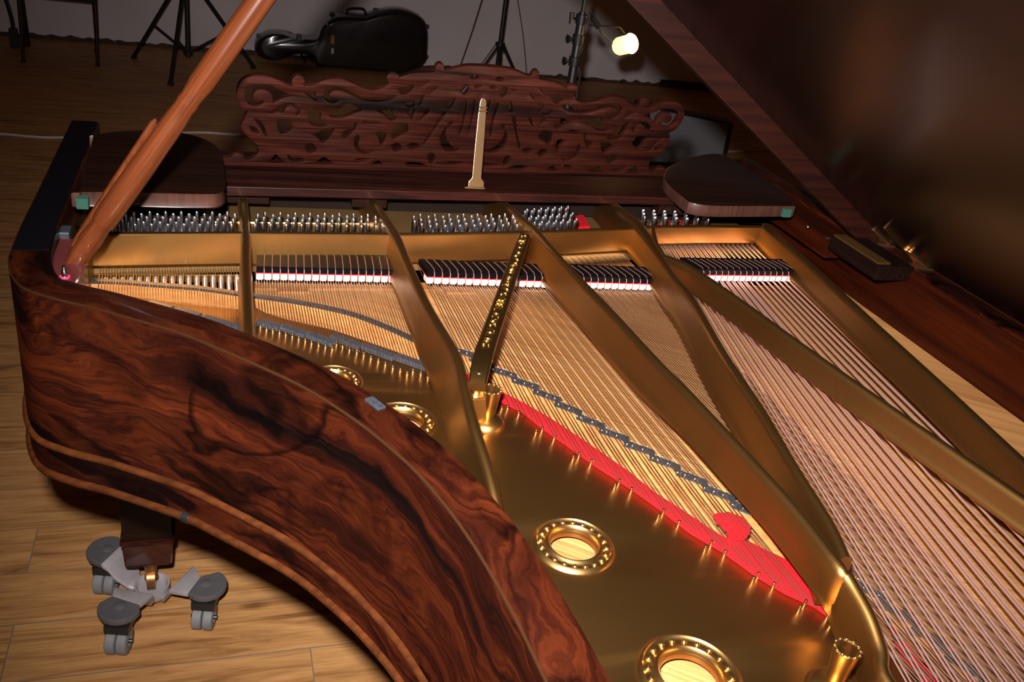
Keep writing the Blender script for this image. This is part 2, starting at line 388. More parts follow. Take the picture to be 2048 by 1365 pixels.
for x0, x1 in ((556, 620), (893, 953), (1212, 1262)):
    p, q = P(x0, 586, SBZ+.002), P(x1, 590, SBZ+.002)
    B().box((p.x, yg-.012, SBZ-.004), (q.x, yg+.042, SBZ+.004)).build('belly_spacer', M['maple'], piano, bevel=.0008)

# ---- iron plate: capo wall, struts, pan
plate_root = None
WL = [(-.205,1.492),(.05,1.512),(.32,1.523),(.56,1.549),(.61,1.556),(.82,1.590),(.87,1.603),(1.0,1.616),(1.165,1.625)]
def ywall(x):
    for (a, ya), (b_, yb) in zip(WL, WL[1:]):
        if x <= b_: return ya + (yb-ya)*(x-a)/(b_-a)
    return WL[-1][1]
PZ = S-0.012
def pz(px, py, z=PZ): v = P(px, py, z); return (v.x, v.y)
inb = [p for p in ins if p.y < 1.235]
k0 = min(range(len(inb)), key=lambda i: (inb[i]-Vector((-.2,1.235,0))).length)
edge = [(-.232, 1.40), (-.205, 1.385)]
strside = [(197,586),(288,597),(373,610),(475,619),(512,616),(532,627),(571,639),(668,661),(766,695),(869,731),(915,748),(942,757),(1000,792),(1048,815),(1132,875),(1200,918),(1324,1005),(1448,1085),(1573,1165),(1684,1235),(1745,1275),(1830,1355)]
outl = [pz(*q) for q in strside] + [(.74,.30),(.80,.05),(.90,-.15),(1.02,-.28),(1.2,-.36),(1.29,-.40)]
tail = [(p.x, p.y) for p in inb if p.x < 1.30 and p.y < 1.24 and not (p.x > 1.25 and p.y > -.40)]
outl += list(reversed(tail)) + [(-.232, 1.235)]
RO = [((1147,1092), .0475, .029), ((1380,1352), .0525, .032), ((803,845), .0475, .029), ((668,762), .040, .022)]
rc = [(P(px, py, PZ), ro, ri) for (px, py), ro, ri in RO]
holes = [[(c.x + ri*math.cos(2*PI*k/32), c.y + ri*math.sin(2*PI*k/32)) for k in range(32)] for c, ro, ri in rc]
plate = slab('iron_plate', [outl] + holes, PZ-0.010, PZ, M['gold'], piano, bevel=0.002)
for (c, ro, ri) in rc:
    o = B().lathe([(ri-.001, -.010), (ri-.001, .002), (ri+.002, .0055), (ri+.005, .0045), (ri+.0065, .002), (ro-.005, .002), (ro-.003, .0045), (ro, .003), (ro+.004, -.002), (ro+.0042,-.010), (ri-.001, -.010)], 48, Matrix.Translation((c.x, c.y, PZ))).build('rosette', M['gold_bright'], plate, smooth=True, deg=60)
    bb = B(); nb = 20; rm = (ri+.0065+ro-.005)/2
    for k in range(nb):
        an = 2*PI*k/nb; bb.sphere((c.x+rm*math.cos(an), c.y+rm*math.sin(an), PZ+.0015), .0034, 10, 6)
    # beads are surface pattern of the ring
    m = o.data; bm = bmesh.new(); bm.from_mesh(m)
    tmpm = me_data('t', bb.V, bb.F, None, True); bm.from_mesh(tmpm); bm.to_mesh(m); bm.free(); bpy.data.meshes.remove(tmpm)
    for p in m.polygons: p.use_smooth = True
# capo wall: one piece per bay with its own lower edge
def wall_piece(x0, x1, zb):
    b = B(); n = 10; V = []; F = []
    for i in range(n+1):
        x = x0+(x1-x0)*i/n; y = ywall(x)
        V += [(x, y+.003, zb), (x, y, zb+.006), (x, y, S+.0630), (x, y+.002, S+.065), (x, y+.012, S+.065), (x, y+.016, S+.050), (x, y+.016, zb)]
    for i in range(n):
        for k in range(7): F.append((7*i+k, 7*i+7+k, 7*i+7+(k+1)%7, 7*i+(k+1)%7))
    F += [tuple(range(7)), tuple(reversed(range(7*n, 7*n+7)))]
    b.add(V, F); return b
for x0, x1, zb in ((-.205,.047,S+.004), (.047,.313,S+.003), (.313,.592,S+.005), (.592,.83,S+.012), (.83,1.165,S+.022)):
    wall_piece(x0, x1, zb).build('capo_bar', M['gold'], plate, smooth=True, deg=20)
# treble side wall
B().prism([(-.205,1.495),(-.230,1.44),(-.230,1.30),(-.222,1.268),(-.200,1.268),(-.198,1.30),(-.196,1.40),(-.192,1.495)], PZ, S+.055).build('side_flange', M['gold'], plate, bevel=.003)
# web behind the wall that carries the pins
V = []; xs = [-.225, .05, .32, .60, .85, 1.0, 1.195]
web = [(x, min(ywall(x), 1.63)+.012) for x in xs] + [(1.195, 1.86), (-.225, 1.86)]
slab('pin_field', [web], S-.012, S+.010, gold('bronze_in_shade', (0.34,0.20,0.075), 0.45, 0.8), plate, bevel=.001)
B().tube([(-.02,1.70,S+.012),(.30,1.715,S+.012)], .0035, 8).build('web_ridge', M['gold_bright'], plate, smooth=True)
for x0_, x1_ in ((.0,.50), (.82,.92)):
    B().box((x0_,1.79,S+.049), (x1_,1.80,S+.056)).build('web_flange', M['gold'], plate, bevel=.002)
B().box((-.22,1.801,S+.008), (1.28,1.81,S+.054)).build('shade_backing', M['cavity'], plate)  # added dark board, its colour stands in for shade under the desk shelf
# struts
def strut(st, name='strut', mat=None, n=5):
    """st: (x, y, ztop, zbot, flange_left, flange_right, half_top)"""
    pts = crom([(s[0], s[1], 0) for s in st], n); m = len(st)
    def par(i):
        f = min(i/n, m-1-1e-6); k = int(f); t = f-k; a, b_ = st[k], st[min(k+1, m-1)]
        return [a[j] + (b_[j]-a[j])*t for j in range(7)]
    def prof(i):
        x, y, zt, zb, fl, fr, ht = par(i); h = zt-zb
        # travel is towards the camera (-Y): lateral + is to +X
        return [(-fl, zb), (-fl, zb+.10*h), (-fl*.90, zb+.16*h), (-ht*1.25, zb+.32*h), (-ht*1.05, zt-.010), (-ht*.8, zt-.003), (-ht*.3, zt), (ht*.3, zt), (ht*.8, zt-.003), (ht*1.05, zt-.010), (ht*1.25, zb+.32*h), (fr*.9, zb+.16*h), (fr, zb+.10*h), (fr, zb)]
    V, F, UV = sweep(pts, prof)
    return B().add(V, F, UV).build(name, mat or M['gold'], plate, smooth=True, deg=60)
zt, zb = S+.075, S+.012
strut([(.052,1.80,S+.062,S-.002,.010,.010,.008), (.050,1.52,S+.070,S+.0,.010,.010,.008), (.046,1.40,S+.068,zb,.012,.012,.008), (.043,1.20,S+.062,zb,.012,.012,.008), (.041,1.13,S+.055,PZ,.012,.012,.008), (.041,1.095,S+.05,PZ,.012,.012,.007)])
def q(px, py, z): v = P(px, py, z); return (v.x, v.y)
st2 = [(.296,1.80,S+.062,S-.002,.012,.012,.009), (.310,1.52,zt,S+.0,.014,.014,.009), (.309,1.38,zt,zb,.017,.014,.008), (.309,1.22,zt,zb,.018,.014,.008)]
for px, py, z in ((913,700,.072),(932,767,.064),(953,848,.050),(979,928,.034),(996,996,.018),(1003,1045,.002)):
    x, y = q(px, py, S+z); st2.append((x-.002, y, S+z, PZ-.003, .016 + (.072-z)*.10, .012, .008))
strut(st2)
st3 = [(.575,1.80,S+.060,S-.002,.022,.022,.014), (.592,1.56,zt,S+.0,.017,.017,.009)] + [(x, y, zt, zb_, .017 if y > .95 else .013, .015, .008) for x, y, zb_ in ((.594,1.45,zb),(.598,1.35,zb),(.608,1.18,zb),(.614,1.04,zb+.002),(.624,.90,S+.020),(.632,.70,S+.024))]
for px, py, z, f, zz in ((1685,1118,.072,.008,S+.018), (1711,1149,.066,.006,S+.0), (1752,1223,.052,.010,PZ-.003), (1776,1292,.038,.012,PZ-.003), (1799,1368,.028,.014,PZ-.003)):
    x, y = q(px, py, S+z); st3.append((x-.006, y, S+z, zz, f, .010, .008))
st3 += [(.655,.36,S+.022,PZ-.003,.02,.012,.01), (.70,.15,S+.015,PZ-.003,.02,.012,.01)]
strut(st3)
st4 = [(.845,1.80,S+.055,S-.002,.03,.03,.022), (.838,1.62,zt,S+.01,.024,.024,.014), (.826,1.50,S+.066,zb,.016,.018,.010), (.796,1.346,S+.070,zb,.016,.016,.008), (.782,1.251,zt,zb,.015,.016,.008), (.737,1.049,zt,zb,.016,.014,.008), (.710,.895,zt,zb,.016,.012,.008), (.681,.763,zt,zb,.016,.012,.007), (.660,.656,zt,S+.005,.016,.012,.007), (.645,.600,zt-.004,S+.0,.016,.012,.007)]
strut(st4)
strut([(.872,1.606,S+.066,S+.03,.010,.010,.006), (.852,1.54,S+.058,S+.03,.010,.010,.006), (.833,1.46,S+.060,S+.03,.008,.008,.006)], 'strut_fillet')
strut([(.822,1.455,S+.066,S+.034,.010,.010,.008)] + [(x-.004, y, zt, S+.036, .014, .013, .008) for x, y in ((.843,1.40),(.858,1.34),(.877,1.219),(.896,1.065),(.919,.907),(.951,.716),(.98,.55),(1.03,.25),(1.08,-.05),(1.12,-.30))] + [(1.14,-.40,S+.06,PZ,.014,.014,.008)])
strut([(1.162,1.632,zt-.003,S+.024,.014,.016,.010)] + [(x+.001, y, zt, S+.024, .017, .020, .009) for x, y in ((1.149,1.58),(1.116,1.34),(1.084,1.126),(1.053,.909),(1.026,.736),(.995,.50),(.97,.25))] + [(.95,.0,S+.06,PZ,.015,.016,.008)])
# lettered bar with its seat and bolt
ba, bb_ = P(1053, 474, S+.080), P(969, 700, S+.080)
ba = Vector((ba.x, ba.y+.012, 0)); bb_ = Vector((bb_.x, bb_.y, 0)); bd = (bb_-ba); BL = bd.length; bd.normalize()
def barpt(t): return ba + bd*(BL*t)
e1, e2 = P(960, 736, S+.075), P(955, 764, S+.064)
bp = [barpt(0), barpt(.25), barpt(.5), barpt(.75), barpt(.96), barpt(1.0), Vector((e1.x, e1.y, 0)), Vector((e2.x, e2.y, 0))]
hw = [.0105, .0112, .0120, .0126, .0130, .0134, .0130, .0118]
ztb = [S+.082]*5 + [S+.081, S+.075, S+.064]
V, F, UV = sweep(bp, lambda i: [(-hw[i], ztb[i]-.014), (-hw[i], ztb[i]-.002), (-hw[i]*.82, ztb[i]), (hw[i]*.82, ztb[i]), (hw[i], ztb[i]-.002), (hw[i], ztb[i]-.014)])
bar = B().add(V, F, UV).build('lettered_bar', gold('dark_bronze_bar', (0.26,0.145,0.045), 0.36, 1.0), plate, smooth=True, deg=30)
tc = bpy.data.curves.new('lettering', 'FONT'); tc.body = 'STEINWAY FOUNDRY STEEL CASTING'; tc.extrude = 0.0009; tc.bevel_depth = 0.0; tc.size = 0.0185; tc.space_character = 1.25; tc.space_word = 0.9; tc.offset = 0.0
to = bpy.data.objects.new('tmp', tc); C.objects.link(to); dg = bpy.context.evaluated_depsgraph_get(); tm = bpy.data.meshes.new_from_object(to.evaluated_get(dg)); bpy.data.objects.remove(to)
xs_ = [v.co.x for v in tm.vertices]; L = max(xs_)-min(xs_); sc = BL*0.955/L
up = Vector((-bd.y, bd.x, 0))               # letter tops point to +X side
if up.x < 0: up = -up
TMx = Matrix(((bd.x, up.x, 0, 0), (bd.y, up.y, 0, 0), (0, 0, 1, 0), (0, 0, 0, 1)))
# written from the far end towards the tail
if TMx.to_3x3().determinant() < 0: TMx = Matrix(((bd.x, up.x, 0, 0), (bd.y, up.y, 0, 0), (0, 0, -1, 0), (0, 0, 0, 1)))
tm.transform(Matrix.Translation(barpt(0.02) - up*.0066 + Vector((0,0,S+.0828))) @ TMx @ Matrix.Diagonal((sc, 0.95, 1, 1)))
tm.materials.clear(); tm.materials.append(gold('raised_letter_gold', (0.95,0.72,0.34), 0.22, 1.0, 0.0)); tm.name = 'lettering'; put('lettering', tm, bar) if False else put('raised_lettering', tm, plate)
e = P(955, 781, S+.045)
B().box((e.x-.010, e.y-.014, PZ), (e.x+.014, e.y+.012, S+.040)).build('bar_seat', M['gold_bright'], plate, bevel=.002)
B().lathe([(.011,0),(.011,.004),(.0075,.005),(.0075,.009),(.005,.013),(0,.015)], 12, Matrix.Translation((e.x+.001, e.y+.006, S+.058))).lathe([(.012,0),(.012,.02)], 12, Matrix.Translation((e.x+.001, e.y+.006, S+.038))).build('bar_bolt', M['brass'], plate, smooth=True)
# beaded tubular posts
def post(cx, cy, r=.0145, hz=.060):
    o = B().lathe([(.026,0),(.026,.006),(.022,.012),(.016,.016)], 24, Matrix.Translation((cx, cy, PZ))).build('post_base', M['gold'], plate, smooth=True)
    b = B().lathe([(r*.62,.010),(r*.62,.020),(r*.72,.022),(r*.95,hz-.004),(r,hz),(r*.90,hz+.001),(r*.78,hz),(r*.70,.022),(0,.020)], 24, Matrix.Translation((cx, cy, PZ)))
    for k in range(12):
        an = 2*PI*k/12; b.sphere((cx+r*.92*math.cos(an), cy+r*.92*math.sin(an), PZ+hz+.001), .0020, 8, 5)
    b.build('tubular_post', M['gold_bright'], plate, smooth=True)
    B().lathe([(0,.021),(.0045,.021),(.0045,.033),(0,.034)], 10, Matrix.Translation((cx, cy, PZ))).build('post_bolt', M['steel'], plate, smooth=True)
t1 = P(983, 780, PZ+.060); post(t1.x, t1.y)
t2 = P(1695, 1299, PZ+.060); post(t2.x, t2.y, .0135)

# ---- bridges
def strip(name, px, z, z0, wid, mat, parent, zig=0, zstep=0, world=None):
    pts = crom([(*q(x, y, z), 0) for x, y in px] + [(*w_, 0) for w_ in (world or [])], 8)
    V, F, UV = sweep(pts, lambda i: [(-wid/2, z0), (-wid/2, z), (wid/2, z), (wid/2, z0)])
    return B().add(V, F, UV).build(name, mat, parent)
BR = [(176,560),(240,562),(300,567),(400,575),(485,587),(510,590),(600,603),(700,625),(780,655),(855,690),(885,700)]
tbr = strip('treble_bridge', BR, S-.006, SBZ, .012, M['maple'], piano)
strip('bridge_cap', BR, S-.002, S-.006, .0095, M['graphite'], tbr)
LBp = [(905,694),(1000,741),(1060,771),(1130,811),(1200,853),(1300,907),(1400,964),(1500,1023)]
LB = crom([(*q(x, y, S-.002), 0) for x, y in LBp] + [(.688,.68,0),(.726,.586,0),(.755,.484,0),(.80,.33,0),(.86,.18,0),(.95,.05,0),(1.08,-.05,0)], 24)
# zigzag notched top
acc = 0; V = []; F = []; m = len(LB); bpins = []
for i, p in enumerate(LB):
    t = (LB[min(i+1, m-1)]-LB[max(i-1, 0)]).normalized(); nr = Vector((-t.y, t.x, 0))
    if i: acc += (LB[i]-LB[i-1]).length
    ph = (acc/0.0425) % 1.0; off = .0125*(ph if ph < .84 else (1-ph)/.16*.84) - .005
    nr2 = nr
    for l, z in ((-.0065+off, S-.005), (-.0065+off, S-.002), (.0060+off, S-.002), (.0060+off, S-.005)): V.append(Vector((p.x, p.y, z)) + nr2*l)
    if ph < .82 and int(acc/.0145) != getattr(strip, 'k', -1) and p.y > .5: strip.k = int(acc/.0145); bpins += [p + nr2*(-.0060+off), p + nr2*(.0055+off)]
for i in range(m-1):
    for k in range(4): F.append((4*i+k, 4*i+4+k, 4*i+4+(k+1)%4, 4*i+(k+1)%4))
V2, F2, UV2 = sweep(LB, lambda i: [(-.009, SBZ), (-.008, S-.005), (.008, S-.005), (.009, SBZ)])
lbr = B().add(V2, F2, UV2).build('long_bridge', M['maple'], piano)
B().add(V, F).build('bridge_cap', M['graphite'], lbr)
bpm = me_data('bridge_pin', *[(lambda b_: (b_.V, b_.F))(B().lathe([(.0013,0),(.0013,.0035),(0,.004)], 6))][0], M['steel'], True)
for p in bpins[:100]: put('bridge_pin', bpm, lbr, loc=Vector((p.x, p.y, S-.002)))
BB = crom([(.56,.02,0),(.66,-.06,0),(.78,-.13,0),(.92,-.19,0),(1.05,-.22,0)], 6)
V, F, UV = sweep(BB, lambda i: [(-.014, SBZ), (-.012, S+.012), (.012, S+.012), (.014, SBZ)]); B().add(V, F, UV).build('bass_bridge', M['graphite'], piano)
# ---- aliquot bars
for a_, b_ in (((296,602),(345,615)), ((350,615),(400,630)), ((405,631),(488,655)), ((516,640),(560,652)), ((563,650),(612,666)), ((615,665),(668,684)), ((664,668),(722,690)), ((726,688),(790,712)), ((792,709),(872,737))):
    u, v = P(*a_, S-.004), P(*b_, S-.004); d = (v-u).normalized(); nr = Vector((-d.y, d.x, 0))
    B().prism([u-nr*.0075, v-nr*.0075, v+nr*.0075, u+nr*.0075], PZ, S-.004).build('aliquot_bar', M['greybar'], plate, bevel=.002)
# ---- red felts
felt_t = [(925,740),(934,747),(1006,784),(1053,808),(1103,837),(1151,869),(1200,902),(1262,945.5),(1308,983),(1366,1020),(1415,1053),(1450,1075),(1498,1082),(1531,1099),(1560,1112),(1581,1124),(1614,1148),(1647,1182),(1672,1210),(1687,1244)]
felt_b = [(1684,1246),(1631,1208),(1573,1182),(1515,1148),(1448,1099),(1382,1061),(1324,1016),(1266,974.5),(1195,929),(1132,884),(1087,853),(1048,821),(1000,797),(942,763),(928,752)]
slab('red_felt_strip', [[q(x, y, S-.006) for x, y in felt_t + felt_b]], S-.0120, S-.0070, M['red'], piano, bevel=.0012)
sc_ = [(1427,1031),(1437,1027),(1447,1028),(1456,1025),(1468,1031),(1474,1031),(1480,1034),(1492,1041),(1496,1049),(1501,1055),(1499,1067),(1492,1075),(1480,1079),(1473,1078),(1471,1086),(1462,1089),(1452,1083),(1457,1076),(1454,1068),(1457,1062),(1449,1058),(1444,1053),(1440,1046),(1434,1045),(1431,1037)]
slab('loose_felt_scrap', [[q(x, y, S-.003) for x, y in sc_]], S-.006, S-.002, M['red'], piano, bevel=.0006)
fb = [(1780,1248),(1792,1262),(1812,1288),(1840,1322),(1885,1370),(1856,1372),(1822,1330),(1795,1290)]
slab('red_felt_strip', [[q(x, y, S-.008) for x, y in fb]], S-.013, S-.008, M['red'], piano, bevel=.001)
slab('red_felt_wedge', [[q(x, y, S+.016) for x, y in ((1092,459),(1165,427),(1180,452))]], S+.010, S+.016, M['red'], piano)
slab('red_felt_wedge', [[q(x, y, S+.016) for x, y in ((1292,452),(1350,440),(1400,442),(1428,452))]], S+.010, S+.016, M['red'], piano)

# ---- strings.  each: pin -> under the wall -> bridge -> hitch
HB1 = [(160,566),(296,610),(330,619),(380,634),(430,650),(488,668)]
HB2 = [(517,648),(560,657),(600,667),(660,685),(700,702),(735,707),(795,723),(845,740),(880,757)]
HB3 = [(938,750),(1004,800),(1038,824),(1085,853),(1149,905),(1239,961),(1328,1020),(1424,1084),(1518,1147),(1612,1202),(1663,1240)]
def poly(px, z): return [Vector((*q(x, y, z), 0)) for x, y in px]
H1, H2, H3 = poly(HB1, PZ+.006), poly(HB2, PZ+.006), poly(HB3, PZ+.006)
def hit(p, d, line):
    best = None
    for a, c in zip(line, line[1:]):
        e_ = c-a; det = d.x*(-e_.y) + d.y*e_.x
        if abs(det) < 1e-9: continue
        r = a-p; t = (r.x*(-e_.y) + r.y*e_.x)/det; s = (d.x*r.y - d.y*r.x)/det
        if -.02 <= s <= 1.02 and t > 0.01 and (best is None or t < best): best = t
    return best
BR1 = [Vector((*q(x, y, S-.002), 0)) for x, y in BR]
specs = []; pins = []
def bay(xa, xb, notes, dxa, dxb, lines, bridge, per=3, pitch=.0046, rad=.00068, zs=S, rows=((.045,0),(.070,.0035),(.095,.007)), far=None, pin_xa=None, pin_xb=None):
    for i in range(notes):
        f = i/(notes-1); xc = xa+(xb-xa)*f; dx = dxa+(dxb-dxa)*f
        for k in range(per):
            x = xc + (k-(per-1)/2)*pitch; p = Vector((x, ywall(x)+.004, 0)); d = Vector((dx, -1, 0))
            t = hit(p, d, lines) if lines else far(f); 
            if t is None: continue
            e_ = p+d*t; tb = hit(p, d, bridge) if bridge else None
            px_ = (pin_xa + (pin_xb-pin_xa)*f if pin_xa is not None else xc) + rows[k % len(rows)][1] - .003
            py_ = ywall(min(x, 1.1)) + rows[k % len(rows)][0] + (.010 if i % 2 else 0)
            pts = [(px_, py_, S+.020), (p.x, p.y+.03, zs+.003), (p.x, p.y, zs)]
            if tb and tb < t: b2 = p+d*tb; pts.append((b2.x, b2.y, zs))
            pts.append((e_.x, e_.y, S-.0052 if lines else zs))
            specs.append((pts, rad)); pins.append((px_, py_))
bay(-.178, .030, 17, .03, .0, H1, BR1, rad=.00045)
bay(.070, .300, 18, .0, -.01, H2, BR1)
n2 = len(specs)
bay(.362, .586, 16, .005, .046, H3, LB)
for s_ in range(n2, len(specs)): pass
n3 = len(specs)
bay(.627, .812, 14, .045, .02, None, LB, far=lambda f: 1.46-.10*f, rows=((.040,0),(.075,.004),(.115,.008)), pin_xa=.605, pin_xb=.715, rad=.0008)
n4 = len(specs)
bass = []
for i in range(20):
    f = i/19; xc = .905+(1.142-.905)*f; dx = -(.224+(.1224-.224)*f)
    per = 2 if i < 12 else 1
    for k in range(per):
        x = xc + (k-(per-1)/2)*.0052; p = Vector((x, ywall(x)+.004, 0)); d = Vector((dx, -1, 0)); t = 1.66+.14*f
        e_ = p+d*t; r = .00105 + .00095*f
        px_ = .880+.165*f + k*.006; py_ = 1.665 + .022*((i+k) % 3) 
        bass.append(([(px_, py_, S+.028), (p.x, p.y+.03, S+.019), (p.x, p.y, S+.017), (e_.x, e_.y, S+.015)], r)); pins.append((px_, py_))
def vis_rank(pts): 
    m_ = Vector(pts[-2]); return (m_-EYE).length
plain_near = sorted(range(n3, n4), key=lambda i: vis_rank(specs[i][0]))
named = set(plain_near) | set(range(n3-26, n3))
for pts, r in bass: B().tube(pts, r, 6).build('string', M['copper'], piano, smooth=True)['label'] = 'copper-wound bass string'
rest = B()
for i, (pts, r) in enumerate(specs):
    if i in named: B().tube(pts, r, 5).build('string', M['wire'], piano, smooth=True)
    else: rest.tube(pts, r, 5)
o = rest.build('string', M['wire'], piano, smooth=True); o['kind'] = 'stuff'; o['label'] = 'remaining plain steel strings of the treble sections'
# tuning pins
pm = B().lathe([(.0046,0),(.0046,.012),(.0030,.014),(.0029,.036),(.0033,.042),(.0029,.054),(.0018,.0565),(0,.057)], 10)
pinm = sharp(me_data('tuning_pin', pm.V, pm.F, M['steel']), 50)
order = sorted(range(len(pins)), key=lambda i: (Vector((*pins[i], S))-EYE).length)
rest = B()
for rank, i in enumerate(order):
    x, y = pins[i]
    if rank < 100: put('tuning_pin', pinm, piano, loc=Vector((x, y, S+.010)))
    else: rest.add([v+Vector((x, y, S+.010)) for v in pm.V], pm.F)
o = rest.build('tuning_pin', M['steel'], piano, smooth=True); o['kind'] = 'stuff'; o['label'] = 'remaining nickel tuning pins farther back'
# hitch pins
hp = B().lathe([(.0026,0),(.0026,.0025),(.0017,.0035),(.0017,.0055),(.0022,.0062),(.0019,.008),(0,.0088)], 8)
hpm = sharp(me_data('hitch_pin', hp.V, hp.F, M['brass']), 50)
HP = [(300+i*12.0, 611.5+i*3.75) for i in range(16)]
z6 = [(495,610),(545,632),(597,645),(652,658),(703,673),(757,690),(810,708),(863,727),(914,746),(972,760),(1028,775),(1083,795),(1120,750),(1170,770),(1226,798),(1286,822),(1343,843),(1401,870),(1462,892),(1520,920),(1581,950),(1641,973),(1697,1000),(1746,978),(1811,998),(1870,1022),(1926,1045)]
HP += [(400+x/4.096, 500+y/4.096) for x, y in z6]
HP += [(1004,813),(1016,812),(1038,824),(1073,860),(1085,856),(1109,873),(1147.5,912),(1159,907),(1183,921.5),(1231,968),(1239,961),(1264,977),(1318,1030),(1328,1020),(1359,1043),(1412,1093),(1424,1084),(1451,1103),(1508,1155),(1518,1147),(1549,1167),(1601,1213),(1612,1202),(1657,1229),(1663,1246)]
for x, y in HP:
    v = P(x, y, PZ+.007); put('hitch_pin', hpm, plate, loc=Vector((v.x, v.y, PZ)))

# ---- dampers
def damper_meshes(sh, zb, ln):
    w_ = .0061
    def blk(x0, x1, y0, y1, z0, z1):
        b = B(); b.box((x0, y0, z0), (x1, y1, z1)); b.V = [Vector((v.x - sh*v.y/ln, v.y, v.z)) for v in b.V]; return b
    h = blk(-w_, w_, 0, ln, .0145, .026); m1 = me_data('damper', h.V, h.F, M['black_gloss'])
    bm = bmesh.new(); bm.from_mesh(m1); bmesh.ops.recalc_face_normals(bm, faces=bm.faces); bmesh.ops.bevel(bm, geom=bm.edges[:], offset=.0009, segments=2, affect='EDGES'); bm.to_mesh(m1); bm.free()
    f = blk(-w_+.0003, w_-.0003, .0005, .020, 0.0005, .0130); m2 = me_data('damper_felt', f.V, f.F, M['white_felt'])
    bm = bmesh.new(); bm.from_mesh(m2); bmesh.ops.recalc_face_normals(bm, faces=bm.faces); bmesh.ops.bevel(bm, geom=bm.edges[:], offset=.0012, segments=2, affect='EDGES'); bm.to_mesh(m2); bm.free()
    r_ = blk(-w_, w_, -.0003, .03, .0130, .0146); m3 = me_data('red_layer', r_.V, r_.F, M['red'])
    t = B(); x0 = w_+.0011
    t.tube([(x0 - sh*1.06, ln*1.04, .020), (x0 - sh*.95, ln*.80, .0272), (x0 - sh*.45, ln*.45, .0272), (x0 - sh*.08, ln*.12, .0268), (x0, -.0008, .020), (x0, -.0008, .002)], .0008, 6)
    m4 = sharp(me_data('damper_wire', t.V, t.F, M['pink_wire']), 60)
    return m1, m2, m3, m4
def damper_row(xa, xb, n, y0a, y0b, sh, zb, ln):
    m1, m2, m3, m4 = damper_meshes(sh, zb, ln)
    for i in range(n):
        f = i/(n-1); loc = Vector((xa+(xb-xa)*f, y0a+(y0b-y0a)*f, zb))
        d = put('damper', m1, piano, loc=loc)
        put('damper_felt', m2, d, loc=loc); put('red_cloth_layer', m3, d, loc=loc); put('damper_wire', m4, d, loc=loc)
damper_row(.0715, .299, 18, 1.462, 1.456, -.004, S, .066)
damper_row(.368, .585, 16, 1.452, 1.438, .006, S, .055)
damper_row(.625, .812, 14, 1.438, 1.428, .010, S, .058)
damper_row(.905, 1.143, 18, 1.436, 1.437, .012, S+.0175, .060)
# grey felt hammers seen between the top treble strings
for i in range(17):
    x = -.175+.0131*i; y0 = 1.484; L_ = .012
    B().box((x-.0026, y0, S-.060), (x+.0026, y0+L_, S-.012+.0005*i)).build('hammer', M['hammer'], piano, bevel=.0012)
B().box((-.20,1.500,S-.022), (.035,1.506,S-.008)).build('treble_rail', gold('dark_bronze_rail', (0.10,0.055,0.016), 0.5, 1.0), piano, bevel=.001)
# ---- lid
LA = math.atan2(.405, .604); HX, HZ = 1.371, RT-.002
LM = Matrix(((-math.cos(LA), 0, math.sin(LA), HX), (0, 1, 0, 0), (math.sin(LA), 0, math.cos(LA), HZ), (0, 0, 0, 1)))   # (s, y, thickness) -> world
lo = [(0.012,1.50),(1.655,1.50)] + [(HX-x+.012, y) for x, y in ((-.28,1.36),(-.255,1.245),(-.158,1.176),(-.049,1.103),(.056,1.003),(.146,.887),(.207,.759),(.247,.56),(.268,.28),(.292,.08),(.33,-.14),(.39,-.36),(.50,-.52),(.70,-.60),(.95,-.605))] + [(.20,-.59),(.05,-.50),(.012,-.3)]
lid = B().prism(lo, 0, .020, LM).build('lid', M['lid_wood'], piano, bevel=.002)
B().prism([(0.03,1.485),(1.64,1.485),(1.64,1.512),(0.03,1.512)], -.040, .020, LM).build('lid_front_batten', M['lid_edge'], lid, bevel=.003)
B().prism([(0.02,1.535),(1.64,1.535),(1.64,.95),(0.02,.95)], .022, .042, LM).build('folded_lid_flap', M['dark_wood'], lid, bevel=.002)
for yc in (1.485, 1.365):
    B().prism([(.0,yc-.022),(.06,yc-.004),(.06,yc+.004),(.0,yc+.022)], -.004, .0, LM).build('lid_hinge', M['brass'], lid, bevel=.0008)
    B().prism([(HX-.055,yc-.006),(HX-.004,yc-.026),(HX-.004,yc+.026),(HX-.055,yc+.030)], RT, RT+.003).tube([(HX, yc-.03, RT+.002), (HX, yc+.03, RT+.002)], .004, 8).build('hinge_leaf', M['brass'], rim, smooth=True, deg=30)
B().prism([(.02,1.372),(.15,1.366),(.15,1.372),(.02,1.378)], -.008, .0, LM).build('lid_strip', M['brass'], lid, bevel=.0006)
# hinge block with brass top on the bass rim, small catch beyond it
B().box((1.232,1.335,1.028), (1.318,1.50,1.0585)).build('rim_block', straight_wood('block_wood', (0.004,0.0015,0.001), (0.009,0.003,0.002), 'y', rough=0.5, coat=0.0, spec=0.1), rim, bevel=.003)
B().box((1.236,1.345,1.058), (1.266,1.495,1.0625)).build('brass_plate', gold('dull_brass', (0.14,0.070,0.018), 0.5, 0.8), rim, bevel=.001)
c = P(1672, 480, 1.05); B().lathe([(.006,0),(.006,.008),(.010,.010),(.008,.014),(0,.016)], 10, Matrix.Translation((c.x, c.y, 1.035))).tube([(c.x-.01, c.y+.02, 1.045), (c.x+.008, c.y-.005, 1.05), (c.x+.012, c.y-.03, 1.04)], .003, 6).build('catch', M['steel'], rim, smooth=True)
c = P(1617, 450, 1.05); B().sphere((c.x, c.y, 1.045), .0045).build('screw_head', M['brass'], rim, smooth=True)
u, v = P(1592, 428, 1.045), P(1665, 478, 1.045)
B().box((u.x-.012, v.y, 1.0), (u.x+.075, u.y+.25, 1.045)).build('bass_cheek', M['mahogany'], rim, bevel=.002)

